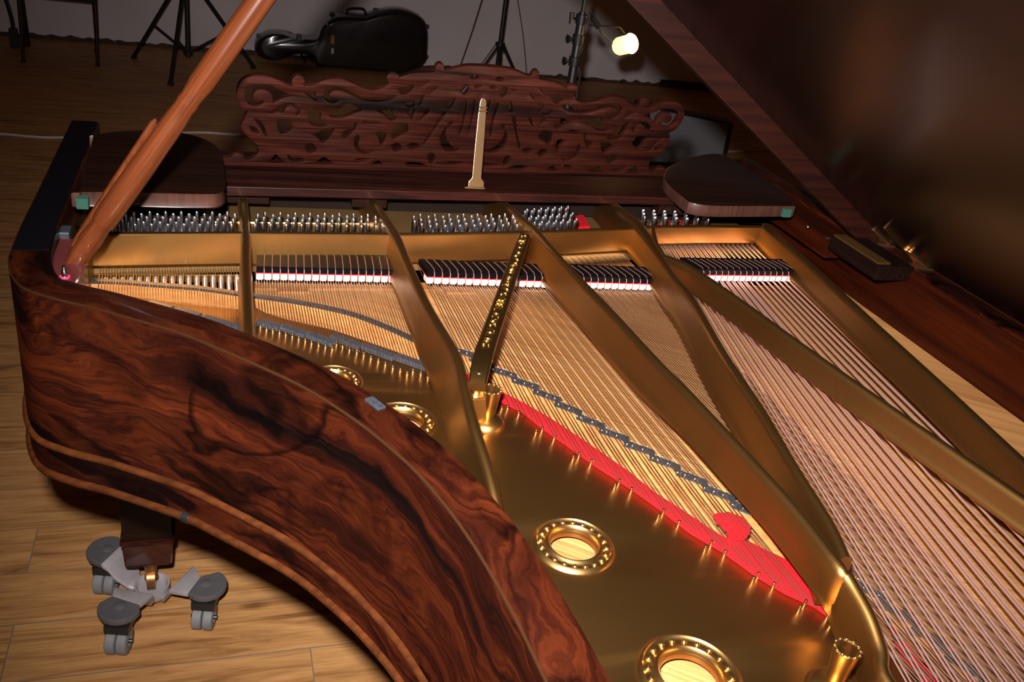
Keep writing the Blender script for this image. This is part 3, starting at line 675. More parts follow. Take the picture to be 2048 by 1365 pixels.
# ---- lid prop
p0 = PY(151, 523, 1.36); p1 = Vector((.287, 1.36, 1.772))
ax = (p1-p0); PLn = ax.length; ax.normalize()
zq = ax.to_track_quat('Z', 'Y').to_matrix().to_4x4()
def tt(px, py): v = PY(px, py, 1.36); return (v-p0).dot(ax)
n1, n2_ = tt(205, 447), tt(365, 197)
prof = [(.0115,-.012),(.0135,.0),(.0150,.012),(.0150,.018),(.0142,.020),(.0165,.040),(.0165,n1-.030),(.0145,n1-.004),(.0160,n1),(.0172,n1+.004),(.0180,n1+.030),(.0180,n1+.10),(.0165,n2_-.03),(.0150,n2_-.008),(.0162,n2_),(.0150,n2_+.008),(.0178,n2_+.035),(.0180,n2_+.10),(.0172,n2_+.2),(.0160,PLn-.10),(.0135,PLn-.04),(.0120,PLn)]
prop = B().lathe(prof, 24).build('lid_prop', M['prop_wood'], piano, smooth=True, deg=50, mw=Matrix.Translation(p0) @ zq)
h0, h1 = PY(148, 492, 1.37), PY(312, 238, 1.37)
hv = (h1-h0)
B().tube([h0, h0+hv*.3, h0+hv*.6, h0+hv*.97, h1], [.0060,.0065,.0060,.0050,.002], 8).build('half_prop', M['prop_wood'], prop, smooth=True)
# corner block the prop hinges on, with a small pin
cb = [(-.232,1.46),(-.196,1.44),(-.186,1.38),(-.183,1.32),(-.188,1.275),(-.205,1.262),(-.232,1.30)]
B().prism(cb, .985, 1.036).build('prop_block', plain('red_stained_block', (0.085,0.018,0.018), 0.3, coat=.6), rim, bevel=.004)
c = P(129, 550, 1.04); pinc = c
B().lathe([(.004,0),(.004,.010),(.0025,.012),(.0025,.018),(0,.019)], 10, Matrix.Translation((c.x, c.y, 1.036))).build('lock_pin', M['steel'], rim, smooth=True)
B().lathe([(.0045,0),(.0075,0),(.0075,.0015),(.0045,.0015),(.0045,0)], 16, Matrix.Translation((c.x, c.y, 1.0362))).build('pin_collar', plain('red_bushing', (0.7,0.03,0.12), 0.5), rim, smooth=True)
c = P(118, 462, 1.04)
B().box((c.x-.02, c.y-.012, 1.0), (c.x+.016, c.y+.02, 1.042)).build('steel_bracket', M['greybar'], rim, bevel=.002)
b = B()
for k in range(5):
    c = P(172-1.5*k, 423+6.5*k, 1.0); b.lathe([(.008,0),(.008,.004),(.004,.006),(0,.0065)], 10, Matrix.Translation((c.x, c.y, .998)))
b.build('screw_row', M['brass'], plate, smooth=True)

# ---- music desk: two side boards, sliding shelf, carved panel, brass stay
def board(name, px, z, th, mat, parent):
    pts = crom([(*q(x, y, z), 0) for x, y in px], 5, True)
    return slab(name, [[(p.x, p.y) for p in pts]], z-th, z, mat, parent, bevel=.003)
desk = B().prism([(.018,1.681),(1.046,1.728),(1.038,1.955),(.010,1.908)], 1.033, 1.051).build('music_desk_shelf', rosewood('rosewood_shelf', base=(0.022,0.0046,0.0028), mid=(0.010,0.0022,0.0014), strong=0.1, su=0.7, sv=3.2, rough=0.45, coat=0.05), piano, bevel=.0015)
lb = [(157,384),(160,381),(170,340),(186,276),(190,270),(235,263),(290,261),(350,264),(400,275),(432,292),(444,312),(449,345),(451,372),(446,382),(430,388),(380,388),(300,386),(220,384)]
rb_ = [(1373,398),(1385,405),(1420,410),(1480,411),(1540,411),(1584,411),(1586,408),(1560,378),(1500,340),(1452,312),(1446,309),(1420,308),(1380,316),(1345,330),(1330,350),(1342,372)]
def board2(name, px, z, th, parent, top, edge):
    o = slab(name, [[q(x, y, z) for x, y in px]], z-th, z, edge, parent, bevel=.003)
    o.data.materials.append(top)
    for p in o.data.polygons:
        if p.normal.z > .8: p.material_index = 1
    return o
def rounded(pts, n=4): return [(v.x, v.y) for v in crom([(x, y, 0) for x, y in pts], n, True)]
left_b = board2('side_board', rounded(lb, 3), 1.085, .026, piano, M['dark_wood'], M['edge_wood'])
right_b = board2('side_board', rounded(rb_, 3), 1.085, .026, piano, M['dark_wood'], M['edge_wood'])
for (x0, y0), (x1, y1) in (((152,388),(176,390)), ((1568,413),(1583,413))):
    u, v = P(x0, y0, 1.085), P(x1, y1, 1.085)
    B().box((u.x, min(u.y, v.y)-.006, 1.062), (v.x, max(u.y, v.y)+.012, 1.080)).build('green_baize_pad', M['green'], left_b if x0 < 900 else right_b, bevel=.001)
for a_, b_ in (((-.02,1.70,S+.01), (.0,1.92,1.035)), ((1.052,1.72,S+.01), (1.07,1.92,1.035)), ((.02,1.72,S+.045), (.10,1.76,1.034)), ((.26,1.72,S+.045), (.33,1.76,1.034)), ((.95,1.74,S+.045), (1.04,1.78,1.034))):
    B().box(a_, b_).build('desk_runner', M['dark_wood'], piano, bevel=.001)
KT = .27; PB = Vector((.517, 1.822, 1.0515)); pd = Vector((1, .06, 0)).normalized(); pv = Vector((KT*pd.y, -KT*pd.x, 1)).normalized(); pn = pv.cross(pd)
if pn.y < 0: pn = -pn
def desk_uv(px, py):
    r = ray(px, py); t = (PB-EYE).dot(pn)/r.dot(pn); w_ = EYE+r*t-PB; return (w_.dot(pd), w_.dot(pv))
Z5 = lambda L: [desk_uv(460+x/5.056, 130+y/5.056) for x, y in L]
Z6 = lambda L: [desk_uv(780+x/5.056, 120+y/5.056) for x, y in L]
left = Z5([(8,1010),(12,940),(40,915),(80,905),(130,925),(150,960),(205,965),(262,930),(293,880),(288,820),(225,755),(170,710),(125,650),(120,600),(150,565),(160,520),(185,475),(120,430),(82,350),(76,270),(100,200),(150,150),(230,122),(320,115),(420,135),(520,180),(600,222),(640,222),(630,170),(650,130),(690,115),(735,130),(750,170),(738,205),(770,222),(870,205),(950,165),(1050,148),(1150,155),(1250,200),(1350,245),(1450,265),(1530,250),(1600,212),(1612,180),(1590,140),(1604,104),(1650,88)]) + \
       Z5([(1692,102),(1712,140)]) + Z6([(93,192),(150,165),(250,140),(400,135),(455,125),(472,70),(505,45),(540,62),(548,108),(600,108),(700,85),(800,68)])
left = [(min(u, -.012), v) for u, v in left]
bot = .006
left[0] = (left[0][0], bot)
ctop = desk_uv(958, 131)[1]
outline = left + [(0, left[-1][1]+.002)] + [(-u, v) for u, v in reversed(left)]
HL = [Z5(l) for l in (
 [(145,320),(150,250),(200,205),(300,190),(400,200),(500,250),(600,290),(645,318),(560,335),(480,370),(432,395),(425,330),(400,285),(340,258),(280,262),(240,300),(245,345),(290,365),(330,358),(350,350),(342,388),(300,420),(240,430),(180,400)],
 [(745,285),(820,280),(872,265),(870,320),(882,380),(830,350),(780,315)],
 [(942,300),(962,245),(1030,217),(1110,213),(1200,243),(1300,303),(1400,333),(1500,333),(1600,303),(1685,305),(1680,335),(1600,368),(1480,383),(1350,367),(1250,327),(1150,280),(1080,267),(1022,287),(1007,325),(1040,358),(1080,360),(1108,350),(1095,380),(1040,400),(985,375),(952,345)],
 [(365,488),(420,468),(500,405),(580,378),(655,393),(708,440),(710,490),(680,518),(660,515),(672,480),(652,433),(600,423),(562,450),(545,492),(480,485),(420,500)],
 [(785,410),(850,442),(922,482),(922,555),(958,598),(1020,604),(950,635),(862,630),(805,598),(792,540),(778,480)],
 [(1008,505),(1060,482),(1130,432),(1182,392),(1280,432),(1330,465),(1250,498),(1150,536),(1050,540)],
 [(1485,460),(1560,462),(1640,450),(1640,490),(1690,530),(1640,568),(1602,555),(1555,508),(1500,482)],
 [(475,570),(530,552),(605,565),(622,600),(632,638),(595,675),(540,700),(505,690),(482,640)],
 [(240,552),(290,556),(345,612),(370,688),(372,730),(332,695),(290,622)],
 [(195,618),(250,626),(290,668),(285,700),(232,692),(200,658)],
 [(855,695),(950,655),(1050,648),(998,738),(937,795),(895,755),(840,712),(770,692)],
 [(1155,665),(1238,642),(1252,592),(1280,592),(1266,650),(1210,715),(1180,742),(1152,740),(1135,705)],
 [(1362,568),(1450,558),(1540,592),(1540,606),(1400,606),(1355,600)],
 [(1265,745),(1305,712),(1318,760),(1305,812),(1345,862),(1400,872),(1432,855),(1440,878),(1380,902),(1305,882),(1262,832)],
 [(1485,678),(1555,678),(1578,722),(1555,785),(1515,828),(1505,760),(1475,705)],
 [(585,905),(640,942),(720,938),(762,965),(715,988),(640,986),(595,958)],
 [(372,996),(410,962),(460,905),(500,942),(542,996)],
 [(795,1024),(862,987),(932,937),(960,937),(998,962),(1035,1024)],
 [(758,812),(828,795),(874,850),(855,885),(800,898),(766,868)],
 [(1265,958),(1330,943),(1420,952),(1345,985),(1265,992)],
 [(1415,1022),(1498,968),(1542,1000),(1552,1026)])] + [Z6(l) for l in (
 [(105,292),(232,258),(200,325),(132,352),(88,305)],
 [(150,442),(200,428),(245,440),(235,480),(180,480)],
 [(262,400),(345,360),(330,408),(302,462),(275,440)],
 [(175,545),(245,495),(236,555),(222,602),(200,570)],
 [(295,615),(335,552),(398,500),(388,540),(330,595)],
 [(585,480),(622,408),(655,388),(656,420),(618,486)],
 [(340,830),(432,700),(508,570),(560,556),(535,592),(440,725),(375,822)],
 [(32,722),(65,668),(160,656),(168,735),(100,765),(35,800)],
 [(515,840),(530,760),(580,705),(572,780),(600,840),(645,880),(700,872),(672,910),(600,920),(542,892)],
 [(746,455),(775,458),(755,600),(715,732),(695,730),(732,600)],
 [(838,445),(862,448),(834,600),(800,722),(790,715),(820,580)],
 [(722,312),(745,256),(792,258),(788,320),(752,352)],
 [(818,164),(882,156),(892,195),(828,195)],
 [(170,1040),(295,1040),(372,1086),(200,1092)],
 [(475,1042),(690,1030),(698,1062),(565,1068)],
 [(318,268),(395,212),(398,226),(325,272)],
 [(412,330),(482,268),(476,290),(415,342)],
 [(388,958),(428,946),(455,980),(420,1050),(386,1008)],
 [(620,268),(700,262),(700,276),(640,280)],
 [(590,640),(632,625),(625,670),(590,680)],
 [(180,860),(260,845),(300,880),(240,905),(190,890)],
 [(20,860),(90,850),(110,900),(60,930),(25,905)],
 [(855,268),(900,248),(930,262),(905,285),(870,290)],
)]
HL = [[(u, max(v, bot+.008)) for u, v in l] for l in HL]
HL = [l for l in HL if max(u for u, v in l) < -.004]
def grow(l, k):
    cu_, cv_ = sum(p[0] for p in l)/len(l), sum(p[1] for p in l)/len(l); return [(cu_+(u-cu_)*k, max(cv_+(v-cv_)*k, bot+.007)) for u, v in l]
HL = [grow(l, 1.22 if i >= 21 else (1.10 if i > 4 else 1.0)) for i, l in enumerate(HL)]
HL = [l for l in HL if max(u for u, v in l) < -.003]
holes = HL + [[(-u, v) for u, v in l] for l in HL]
DM = Matrix(((pd.x, pv.x, pn.x, PB.x), (pd.y, pv.y, pn.y, PB.y), (pd.z, pv.z, pn.z, PB.z), (0, 0, 0, 1)))
panel = slab('carved_panel', [outline] + holes, -.0, .013, M['desk_wood'], desk, M=DM, bevel=.0012, smooth_pts=3)
V5 = [tuple(v) for v in ()]
# brass stay leaning against the panel
s0, s1 = P(951, 379, 1.052), None
def onpanel(px, py, off=.004): u, v = desk_uv(px, py); return PB + pd*u + pv*v - pn*off
s1 = onpanel(963, 190, .014)
sd = (s1-s0); sn = Vector((1,0,0)).cross(sd).normalized()
if sn.y > 0: sn = -sn
wp = [(0,.0165),(.075,.0165),(.095,.015),(.12,.0105),(.14,.0095),(.5,.0090),(.84,.0078),(.90,.0070),(.97,.0062),(1.0,.0035)]
V = []; F = []
for t, hw_ in wp:
    c = s0+sd*t + sn*.0015
    V += [c + Vector((-hw_,0,0)) + sn*.001, c + Vector((hw_,0,0)) + sn*.001, c + Vector((hw_,0,0)) - sn*.001, c + Vector((-hw_,0,0)) - sn*.001]
for i in range(len(wp)-1):
    for k in range(4): F.append((4*i+k, 4*i+4+k, 4*i+4+(k+1)%4, 4*i+(k+1)%4))
F += [(0,1,2,3), tuple(4*(len(wp)-1)+k for k in (3,2,1,0))]
stay = B().add(V, F).build('desk_stay', M['brass'], desk, bevel=.0004)
b = B(); 
for t in (.865, .90): b.tube([s0+sd*t+Vector((-.009,0,0))+sn*.0025, s0+sd*t+Vector((.009,0,0))+sn*.0025], .002, 8)
b.tube([s0+Vector((-.024,-.001,.003)), s0+Vector((.019,-.001,.003))], .0028, 8)
b.build('stay_hinge', M['brass'], desk, smooth=True)
# ---- keybed and closed fallboard behind the desk
B().box((-.232,1.86,.742), (1.315,2.07,.80)).build('keybed', M['rosewood_plain'], piano, bevel=.003)
B().add([(-.232,1.87,.95),(1.315,1.87,.95),(1.315,2.06,.86),(-.232,2.06,.86),(-.232,1.87,.80),(1.315,1.87,.80),(1.315,2.06,.80),(-.232,2.06,.80)], [(0,1,2,3),(4,7,6,5),(0,4,5,1),(1,5,6,2),(2,6,7,3),(3,7,4,0)]).build('fallboard', M['rosewood_plain'], piano, bevel=.003)
# ---- legs
dc = P(304, 1172, .045)
def leg(x, y, foot):
    rot = Matrix.Translation((x, y, 0)) @ Matrix.Rotation(0, 4, 'Z')
    b = B(); prof = [(.075, .742), (.075, .66), (.064, .645), (.060, .60), (.051, .27), (.051, .225)]
    V = []; F = []
    for r, z in prof: V += [rot @ Vector(p) for p in ((-r,-r,z),(r,-r,z),(r,r,z),(-r,r,z))]
    for i in range(len(prof)-1):
        for k in range(4): F.append((4*i+k, 4*i+(k+1)%4, 4*i+4+(k+1)%4, 4*i+4+k))
    F += [(0,3,2,1), tuple(4*(len(prof)-1)+k for k in range(4))]
    o = b.add(V, F).build('leg', M['dark_wood'], piano, bevel=.002)
    V = []; F = []; prof = [(.057,.225),(.057,.217),(.053,.210),(.050,.150),(.046,.145)]
    for r, z in prof: V += [rot @ Vector(p) for p in ((-r,-r,z),(r,-r,z),(r,r,z),(-r,r,z))]
    for i in range(len(prof)-1):
        for k in range(4): F.append((4*i+k, 4*i+(k+1)%4, 4*i+4+(k+1)%4, 4*i+4+k))
    F += [(0,3,2,1), tuple(4*(len(prof)-1)+k for k in range(4))]
    B().add(V, F).build('leg_block', M['rosewood_plain'], o, bevel=.004)
    B().lathe([(.026,.145),(.024,.13),(.016,.11),(.011,.09),(.014,foot+.045),(.016,foot+.03)], 16, Matrix.Translation((x, y, 0))).tube([(x-.009,y,foot+.03),(x+.009,y,foot+.03)], .028, 16).build('leg_caster', gold('caster_brass', (0.35,0.16,0.06), 0.35, 0.8), o, smooth=True, deg=40)
    return o
leg(dc.x, dc.y, .0405)
# the three armed dolly under the treble leg
dolly = thing('piano_dolly', 'grey three-armed piano dolly with twin rubber wheels under the front leg', 'dolly', (dc.x, dc.y, 0))
Z_P = .112
ends = [P(215, 1099, Z_P), P(240, 1213, Z_P), P(412, 1168, Z_P)]
alum = plain('cast_grey_metal', (0.36,0.33,0.34), 0.5, 0.3, 0.12, nscale=25); dkgrey = plain('dark_grey_paint', (0.075,0.070,0.075), 0.45)
rubber = plain('grey_rubber_wheel', (0.15,0.15,0.155), 0.6)
B().lathe([(0,.040),(.030,.040),(.036,.052),(.040,.052),(.040,.030),(.034,.022),(0,.022)], 28, Matrix.Translation((dc.x, dc.y, 0))).build('caster_cup', alum, dolly, smooth=True)
CUT = [(P(201.4,1129,Z_P), P(244,1088.6,Z_P)), (P(279.6,1210.3,Z_P), P(224.2,1192.5,Z_P)), (P(401.3,1153.9,Z_P), P(375.6,1187.5,Z_P))]
for ei, e_ in enumerate(ends):
    d = Vector((e_.x-dc.x, e_.y-dc.y, 0)); L_ = d.length; d.normalize(); nr = Vector((-d.y, d.x, 0)); base = Vector((dc.x, dc.y, 0))
    ca, cb_ = CUT[ei]
    if (ca-base).dot(nr) < (cb_-base).dot(nr): ca, cb_ = cb_, ca          # ca on the +nr side
    st = [(.030,.036,.016),(.048,.042,.022),(.068,.078,.040),(.082,.104,.046)]
    V = []; F = []
    for r, z, hw_ in st:
        c = base+d*r
        V += [c+nr*-hw_+Vector((0,0,z-.012)), c+nr*-hw_+Vector((0,0,z)), c+nr*hw_+Vector((0,0,z)), c+nr*hw_+Vector((0,0,z-.012))]
    V += [Vector((cb_.x, cb_.y, Z_P-.012)), Vector((cb_.x, cb_.y, Z_P)), Vector((ca.x, ca.y, Z_P)), Vector((ca.x, ca.y, Z_P-.012))]; st.append(0)
    for i in range(len(st)-1):
        for k in range(4): F.append((4*i+k, 4*i+4+k, 4*i+4+(k+1)%4, 4*i+(k+1)%4))
    F += [(0,1,2,3), tuple(4*(len(st)-1)+k for k in (3,2,1,0))]
    am = B().add(V, F).build('dolly_arm', alum, dolly, smooth=True, deg=50, bevel=.003)
    # rounded dark end pad, cut diagonally
    pts = [ca, cb_]
    for k in range(13):
        an = -PI/2 + PI*k/12; pts.append(base+d*(L_+.002)+d*(.044*math.cos(an))+nr*(.046*math.sin(an)))
    B().prism(pts, Z_P-.014, Z_P+.001).build('arm_end', dkgrey, am, bevel=.004)
    wc = base+d*L_
    B().lathe([(.013,Z_P),(.013,Z_P+.002),(.009,Z_P+.004),(0,Z_P+.0045)], 14, Matrix.Translation((wc.x, wc.y, 0))).build('bolt_cap', dkgrey, am, smooth=True)
    # twin-wheel caster
    wd = Vector((-.25, -.97, 0)).normalized(); wn = Vector((-wd.y, wd.x, 0)); hub = wc+wd*.020+Vector((0,0,.031))
    fk = B(); fk.lathe([(.020,.075),(.022,.092),(.024,Z_P-.014)], 14, Matrix.Translation((wc.x, wc.y, 0)))
    MR = Matrix(((wd.x, wn.x, 0, 0), (wd.y, wn.y, 0, 0), (0, 0, 1, 0), (0, 0, 0, 1)))
    fk.prism([(-.024,-.026),(.034,-.026),(.034,.026),(-.024,.026)], .060, .082, Matrix.Translation((wc.x, wc.y, 0)) @ MR)
    fk.tube([hub-wn*.030, hub+wn*.030], .005, 8)
    fk.build('caster_fork', M['black'], am, smooth=True, deg=40, bevel=.002)
    for s_ in (-1, 1):
        cc = hub+wn*(.0122*s_)
        wt = Matrix.Translation(cc) @ wn.to_track_quat('Z', 'Y').to_matrix().to_4x4()
        B().lathe([(.012,-.0108),(.028,-.0108),(.0305,-.009),(.0308,0),(.0305,.009),(.028,.0108),(.012,.0108),(.010,.006),(.010,-.006),(.012,-.0108)], 28, wt).build('wheel', rubber, am, smooth=True, deg=50)

# ------------------------------------------------------------------ things at the back of the room
def cable(name, pts, r, mat, label): 
    o = B().tube(crom(pts, 6), r, 6).build(name, mat, None, smooth=True); tag(o, label, 'cable'); return o
white_pl = plain('white_cable_sheath', (0.42,0.37,0.36), 0.5)
cp = [P(x, y, .006) for x, y in ((-60,266),(0,268),(28,270),(60,273),(125,275),(300,268),(400,265),(480,270),(640,278),(800,284),(1000,292),(1200,300),(1460,303),(1560,299),(1680,292))]
cable('floor_cable', cp, .0075, white_pl, 'white cable lying across the floor from side to side behind the piano')
# chair at the left edge
chair = thing('chair', 'dark chair with thin metal legs standing by the wall at the left edge', 'chair', (-1.05, 7.45, 0))
cm = plain('dark_bronze_tube', (0.045,0.022,0.014), 0.35, 0.6)
cx0, cx1 = -1.285, -.805
for (x, y, t) in ((cx0, 7.28, 0), (cx1, 7.33, 0), (-1.36, 7.80, .0), (-.86, 7.82, .0)):
    b = B().tube([(x, y, 0), (x+.004, y+.0, .12), (x+.01, y+(.02 if y < 7.5 else -.06), .46)], [.012,.013,.014], 10); b.lathe([(.017,0),(.017,.02),(.013,.024)], 10, Matrix.Translation((x, y, 0)))
    b.build('leg', cm, chair, smooth=True)
B().box((cx0-.01,7.30,.445), (cx1+.015,7.78,.50)).build('seat', plain('black_upholstery', (0.012,0.011,0.012), 0.8), chair, bevel=.012)
B().box((cx0,7.76,.56), (cx1,7.81,.95)).build('backrest', plain('black_upholstery_back', (0.012,0.011,0.012), 0.8), chair, bevel=.015)
B().tube([(-1.35,7.79,.46),(-1.31,7.80,.98)], .012, 8).tube([(-.84,7.80,.46),(-.83,7.80,.98)], .012, 8).build('back_frame', cm, chair, smooth=True)
# stand of the neighbouring seat: curved leg with a block foot
st_ = thing('folding_stand', 'black stand with a curved leg and square foot beside the chair', 'stand', (P(29,95,0).x, P(29,95,0).y, 0))
c = P(30, 95, 0)
B().box((c.x-.028, c.y-.03, 0), (c.x+.028, c.y+.03, .14)).build('foot', M['black'], st_, bevel=.006)
B().tube(crom([(c.x+.003, c.y, .13), (c.x-.004, c.y, .22), (c.x-.03, c.y, .36), (c.x-.09, c.y, .60), (c.x-.12, c.y, .85)], 5), .015, 8).build('curved_leg', M['black'], st_, smooth=True)
B().tube([P(58,95,.0)+Vector((0,0,.01)), PY(42, -20, P(58,95,0).y-.1)], .013, 8).build('straight_leg', M['black'], st_, smooth=True)
# left tripod
def tripod(name, label, feet, hub, collar_z, top_z, legr, poler, parent=None, group=None):
    t = thing(name, label, 'tripod', (hub.x, hub.y, 0), group)
    for f in feet:
        col = Vector((hub.x, hub.y, collar_z)) + Vector((f.x-hub.x, f.y-hub.y, 0)).normalized()*.03
        lg = B().tube([f+Vector((0,0,.01)), col], legr, 8).build('leg', M['black'], t, smooth=True)
        B().tube([f+Vector((0,0,.0)), f+(col-f)*.03], legr*1.4, 8).build('rubber_foot', M['black'], lg, smooth=True)
        mid = f+(col-f)*.42; B().tube([mid, Vector((hub.x, hub.y, hub.z))], legr*.6, 6).build('brace', M['black'], t, smooth=True)
    B().tube([(hub.x, hub.y, hub.z-.03), (hub.x, hub.y, top_z)], poler, 12).build('pole', M['black'], t, smooth=True)
    B().lathe([(poler,-.02),(poler*1.9,-.015),(poler*1.9,.015),(poler,.02)], 12, Matrix.Translation((hub.x, hub.y, hub.z))).build('lower_collar', M['black'], t, smooth=True)
    B().lathe([(poler,-.03),(poler*2,-.025),(poler*2,.025),(poler,.03)], 12, Matrix.Translation((hub.x, hub.y, collar_z))).build('upper_collar', M['black'], t, smooth=True)
    return t
fL, fF, fR = P(267,117,0), P(341,171,0), P(508,137,0)
hubL = PY(376, 106, 7.42)
tripod('speaker_tripod', 'black tripod stand with wide braced legs between the chair and the cello case', [fL, fF, fR], hubL, .68, 1.7, .016, .018)
# stand beyond the music desk
hb = PY(1000, 92, 6.8)
t2_ = thing('microphone_stand', 'slim black microphone stand rising behind the middle of the music desk', 'stand', (hb.x, hb.y, 0))
tp = PY(1009, 0, 6.8)
B().tube([(hb.x, hb.y, .12), (hb.x, hb.y, 1.6)], .0175, 12).build('pole', M['black'], t2_, smooth=True)
B().lathe([(.02,-.03),(.038,-.025),(.038,.025),(.02,.03)], 12, Matrix.Translation((hb.x, hb.y, hb.z))).build('leg_collar', M['black'], t2_, smooth=True)
for dx, dy in ((-.33,-.02),(.34,.0),(-.06,-.36)):
    u_ = Vector((dx, dy, 0)).normalized()*.03
    B().tube([(hb.x+u_.x, hb.y+u_.y, hb.z), (hb.x+dx, hb.y+dy, .012)], [.013,.012], 8).build('leg', M['black'], t2_, smooth=True)
brown_c = plain('brown_thin_cable', (0.10,0.035,0.025), 0.6)
cable('thin_cable', [PY(968,-14,7.6), PY(945,60,7.7), PY(921,130,7.8), Vector((2.03,7.85,.02)), Vector((1.9,7.7,.006))], .004, brown_c, 'thin brown cable slanting down to the left of the microphone stand')['group'] = 'thin cables around the microphone stand'
cable('thin_cable', [PY(1033,-14,7.9), PY(1045,62,7.9), PY(1050,110,7.9), PY(1053,145,7.9), Vector((2.72,7.9,.006))], .004, brown_c, 'thin brown cable hanging to the right of the microphone stand')['group'] = 'thin cables around the microphone stand'
# light stand with the lit clip lamp
sb0 = PY(1155, 90, 3.55); sx, sy = sb0.x+.0, 3.55
ls = thing('light_stand', 'thick black telescopic stand with knobs behind the right half of the music desk', 'stand', (sx, sy, 0))
zt_ = PY(1169, 25, sy).z
B().tube([(sx, sy, .10), (sx, sy, zt_-.02), (sx, sy, zt_)], [.019,.019,.015], 14).build('lower_tube', M['black'], ls, smooth=True)
B().tube([(sx, sy, zt_-.02), (sx, sy, 1.75)], .009, 10).build('inner_tube', M['black'], ls, smooth=True)
for k, (px, py) in enumerate(((1138,36),(1142,78),(1138,122))):
    c = PY(px+4, py, sy); b = B()
    b.tube([(sx, sy, c.z), (sx-.045, sy-.01, c.z)], .006, 8); b.tube([(sx-.048, sy-.01, c.z-.022), (sx-.048, sy-.01, c.z+.022)], [.008,.011], 8) if k == 0 else b.tube([(sx-.038, sy-.01, c.z), (sx-.052, sy-.012, c.z)], [.010,.019], 6)
    b.lathe([(.019,-.02),(.025,-.018),(.025,.018),(.019,.02)], 14, Matrix.Translation((sx, sy, c.z)))
    b.build('clamp_knob', M['black'], ls, smooth=True, deg=40)
for an in (20, 140, 260):
    dx, dy = .42*math.cos(math.radians(an)), .42*math.sin(math.radians(an))
    B().tube([(sx+dx*.06, sy+dy*.06, .50), (sx+dx, sy+dy, .012)], .011, 8).build('leg', M['black'], ls, smooth=True)
lamp = thing('clip_lamp', 'small clip-on spot lamp glowing warm white beside the thick black stand', 'lamp', tuple(PY(1245, 88, 3.5)))
f0, f1 = PY(1262, 87, 3.47), PY(1237, 93, 3.53)
axl = (f0-f1).normalized(); ML_ = Matrix.Translation(f1) @ axl.to_track_quat('Z', 'Y').to_matrix().to_4x4(); Ll = (f0-f1).length
gl = N('glowing_lamp_glass'); gl.set(col=(1,.8,.5), em=(1.0,.62,.22), es=2.2); gl2 = N('glowing_lamp_face'); gl2.set(col=(1,.9,.7), em=(1.0,.80,.42), es=4.0)
B().lathe([(.012,-.012),(.030,-.008),(.036,.004),(.037,Ll-.004),(.0365,Ll)], 28, ML_).build('reflector', gl.m, lamp, smooth=True, deg=60)
B().lathe([(.038,Ll-.004),(.041,Ll),(.038,Ll+.006),(.022,Ll+.012),(0,Ll+.014)], 28, ML_).build('bulb_face', gl2.m, lamp, smooth=True, deg=60)
pl_ = bpy.data.lights.new('lamp_glow', 'POINT'); pl_.energy = 1.6; pl_.color = (1.0, 0.46, 0.13); pl_.shadow_soft_size = 0.03
plo = bpy.data.objects.new('lamp_glow', pl_); C.objects.link(plo); plo.location = f0 + axl*.05
jn = PY(1210, 60, 3.5)
B().tube(crom([PY(1178,26,3.5), PY(1183,30,3.5), PY(1196,52,3.5), PY(1206,70,3.5), f1+axl*-.008], 5), .003, 6).build('lamp_cord', M['black'], lamp, smooth=True)
B().tube([PY(1184,34,3.5), PY(1198,54,3.5)], [.010,.013], 8).build('cord_switch', M['black'], lamp, smooth=True)
B().tube([PY(1178,50,3.5), PY(1200,52,3.5), PY(1240,54,3.5), PY(1250,66,3.5)], .0035, 8).build('lamp_arm', M['black'], lamp, smooth=True)
cable('lamp_cable', [Vector((sx+.034, sy, .97)), Vector((sx+.036, sy+.005, .85)), Vector((sx+.045, sy, .7)), Vector((sx+.06, sy-.02, .35)), Vector((sx+.08, sy-.05, .006)), Vector((sx+.3, sy-.1, .006))], .0045, M['black'], 'black cable running down beside the thick black light stand')
# cello case lying on its side against the wall
ccx = PY(700, 85, 7.95)
case = thing('cello_case', 'black hard-shell cello case lying on its side against the wall', 'instrument case', (1.15, 7.95, 0))
pts2 = [(508,92),(515,74),(538,63),(565,64),(585,72),(612,73),(632,72),(640,52),(655,36),(672,28),(700,27),(730,28),(755,20),(790,14),(820,20),(845,36),(853,60),(852,100),(848,120),(825,136),(790,146),(740,150),(690,150),(650,148),(632,132),(622,110),(600,102),(575,106),(555,116),(535,116),(516,108)]
yc = 7.92
loop = crom([Vector(PY(x, y, yc)) for x, y in pts2], 3, True)
cen = Vector((sum(v.x for v in loop)/len(loop), yc, sum(v.z for v in loop)/len(loop)))
zmin = min(v.z for v in loop)
loop = [Vector((v.x, yc, max(v.z, .02))) for v in loop]
shell = plain('black_glossy_shell', (0.010,0.008,0.007), 0.22, 0, 0.3, coat=.4, nscale=12)
V = []; F = []; offs = [(-.13,.62),(-.125,.84),(-.10,.955),(-.05,1.0),(.05,1.0),(.10,.955),(.125,.84),(.13,.62)]; nl = len(loop)
for dy, k in offs:
    for v in loop:
        # shrink towards the local centre line
        V.append(Vector((cen.x+(v.x-cen.x)*(1-(1-k)*.25), yc+dy, (.5*(v.z) + .5*0.2 if False else cen.z+(v.z-cen.z)*(1-(1-k)*.55)))))
for i in range(len(offs)-1):
    for k in range(nl): F.append((i*nl+k, i*nl+(k+1)%nl, (i+1)*nl+(k+1)%nl, (i+1)*nl+k))
F += [tuple(reversed(range(nl))), tuple((len(offs)-1)*nl+k for k in range(nl))]
body = B().add(V, F).build('case_shell', shell, case, smooth=True, deg=60)
hp_ = [PY(691, 36, yc), PY(694, 22, yc), PY(700, 17, yc), PY(722, 17, yc), PY(730, 22, yc), PY(732, 38, yc)]
B().tube(crom(hp_, 4), .010, 8).build('handle', M['black'], case, smooth=True)
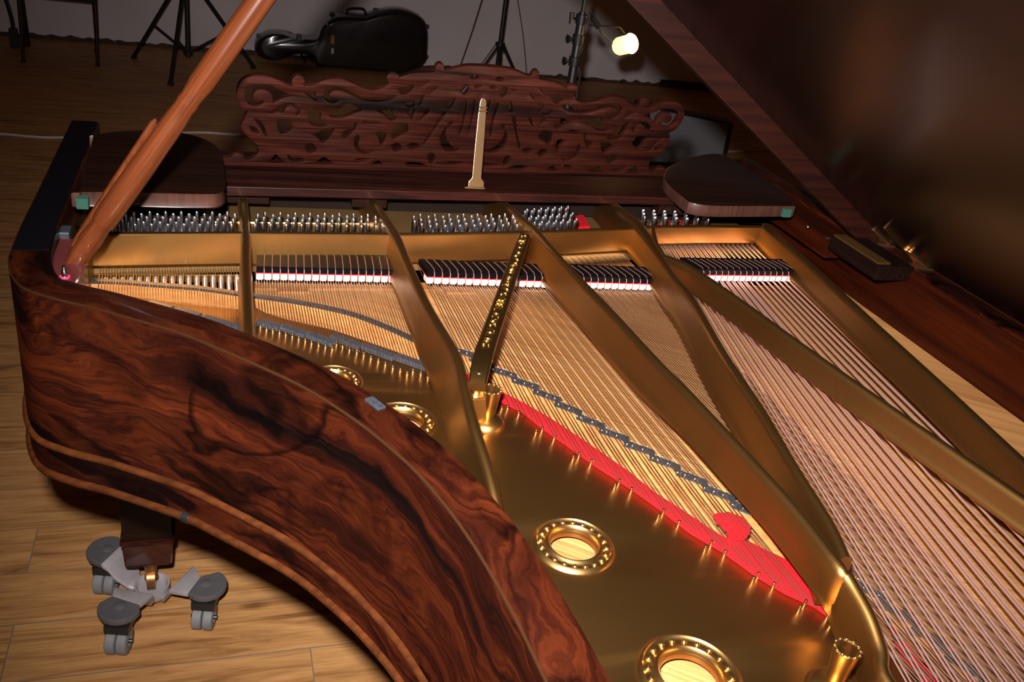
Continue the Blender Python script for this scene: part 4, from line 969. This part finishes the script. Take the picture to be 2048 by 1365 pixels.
for px, py in ((518,72),(598,72),(664,28),(752,20),(832,31),(852,52),(851,112)):
    c = PY(px, py, yc); B().box((c.x-.02, yc-.03, c.z-.014), (c.x+.02, yc+.03, c.z+.014)).build('latch', M['black'], case, bevel=.004)
c = PY(665, 79, yc-.14); B().box((c.x-.014, yc-.139, c.z-.034), (c.x+.014, yc-.131, c.z+.034)).build('orange_sticker', plain('orange_sticker', (0.55,0.20,0.03), 0.6), case)
c = PY(665, 102, yc-.14); B().box((c.x-.012, yc-.139, c.z-.022), (c.x+.012, yc-.131, c.z+.022)).build('grey_sticker', plain('grey_sticker', (0.40,0.34,0.38), 0.6), case)
c = PY(655, 49, yc-.14); B().sphere((c.x, yc-.135, c.z), .010).build('snap', M['steel'], case, smooth=True)
for px in (598, 612): 
    a_, b2 = PY(px, 100, yc-.02), PY(px+14, 125, yc-.02); B().tube([a_, b2], .009, 6).build('strap', M['black'], case, smooth=True)
# floor monitor
mo = thing('floor_monitor', 'black wedge loudspeaker with a grey grille on the floor behind the bass side board', 'loudspeaker', (3.45, 5.9, 0))
A, Bq, Cq, Dq = PY(1288, 208, 5.75), PY(1468, 247, 5.75), P(1448, 335, .004), P(1275, 318, .004)
Dq = Vector((Dq.x, Cq.y-.05, .004)); Cq = Vector((Cq.x, Cq.y, .004))
bk = Vector((0,.34,0))
V = [A, Bq, Cq, Dq, A+bk*.45, Bq+bk*.45, Vector((Cq.x, Bq.y+.36, .004)), Vector((Dq.x, A.y+.36, .004))]
cab = B().add(V, [(0,3,2,1),(4,5,6,7),(0,1,5,4),(1,2,6,5),(2,3,7,6),(3,0,4,7)]).build('cabinet', M['black'], mo, bevel=.006)
gn = (Dq-A).cross(Bq-A).normalized()
if gn.y > 0: gn = -gn
gp = [A.lerp(Bq, .06).lerp(Dq.lerp(Cq, .06), .06), A.lerp(Bq, .94).lerp(Dq.lerp(Cq, .94), .06), A.lerp(Bq, .94).lerp(Dq.lerp(Cq, .94), .94), A.lerp(Bq, .06).lerp(Dq.lerp(Cq, .06), .94)]
V = [p+gn*.008 for p in gp] + [p+gn*.001 for p in gp]
B().add(V, [(0,1,2,3),(4,7,6,5),(0,4,5,1),(1,5,6,2),(2,6,7,3),(3,7,4,0)]).build('grille', plain('grey_grille', (0.16,0.16,0.17), 0.7), mo)
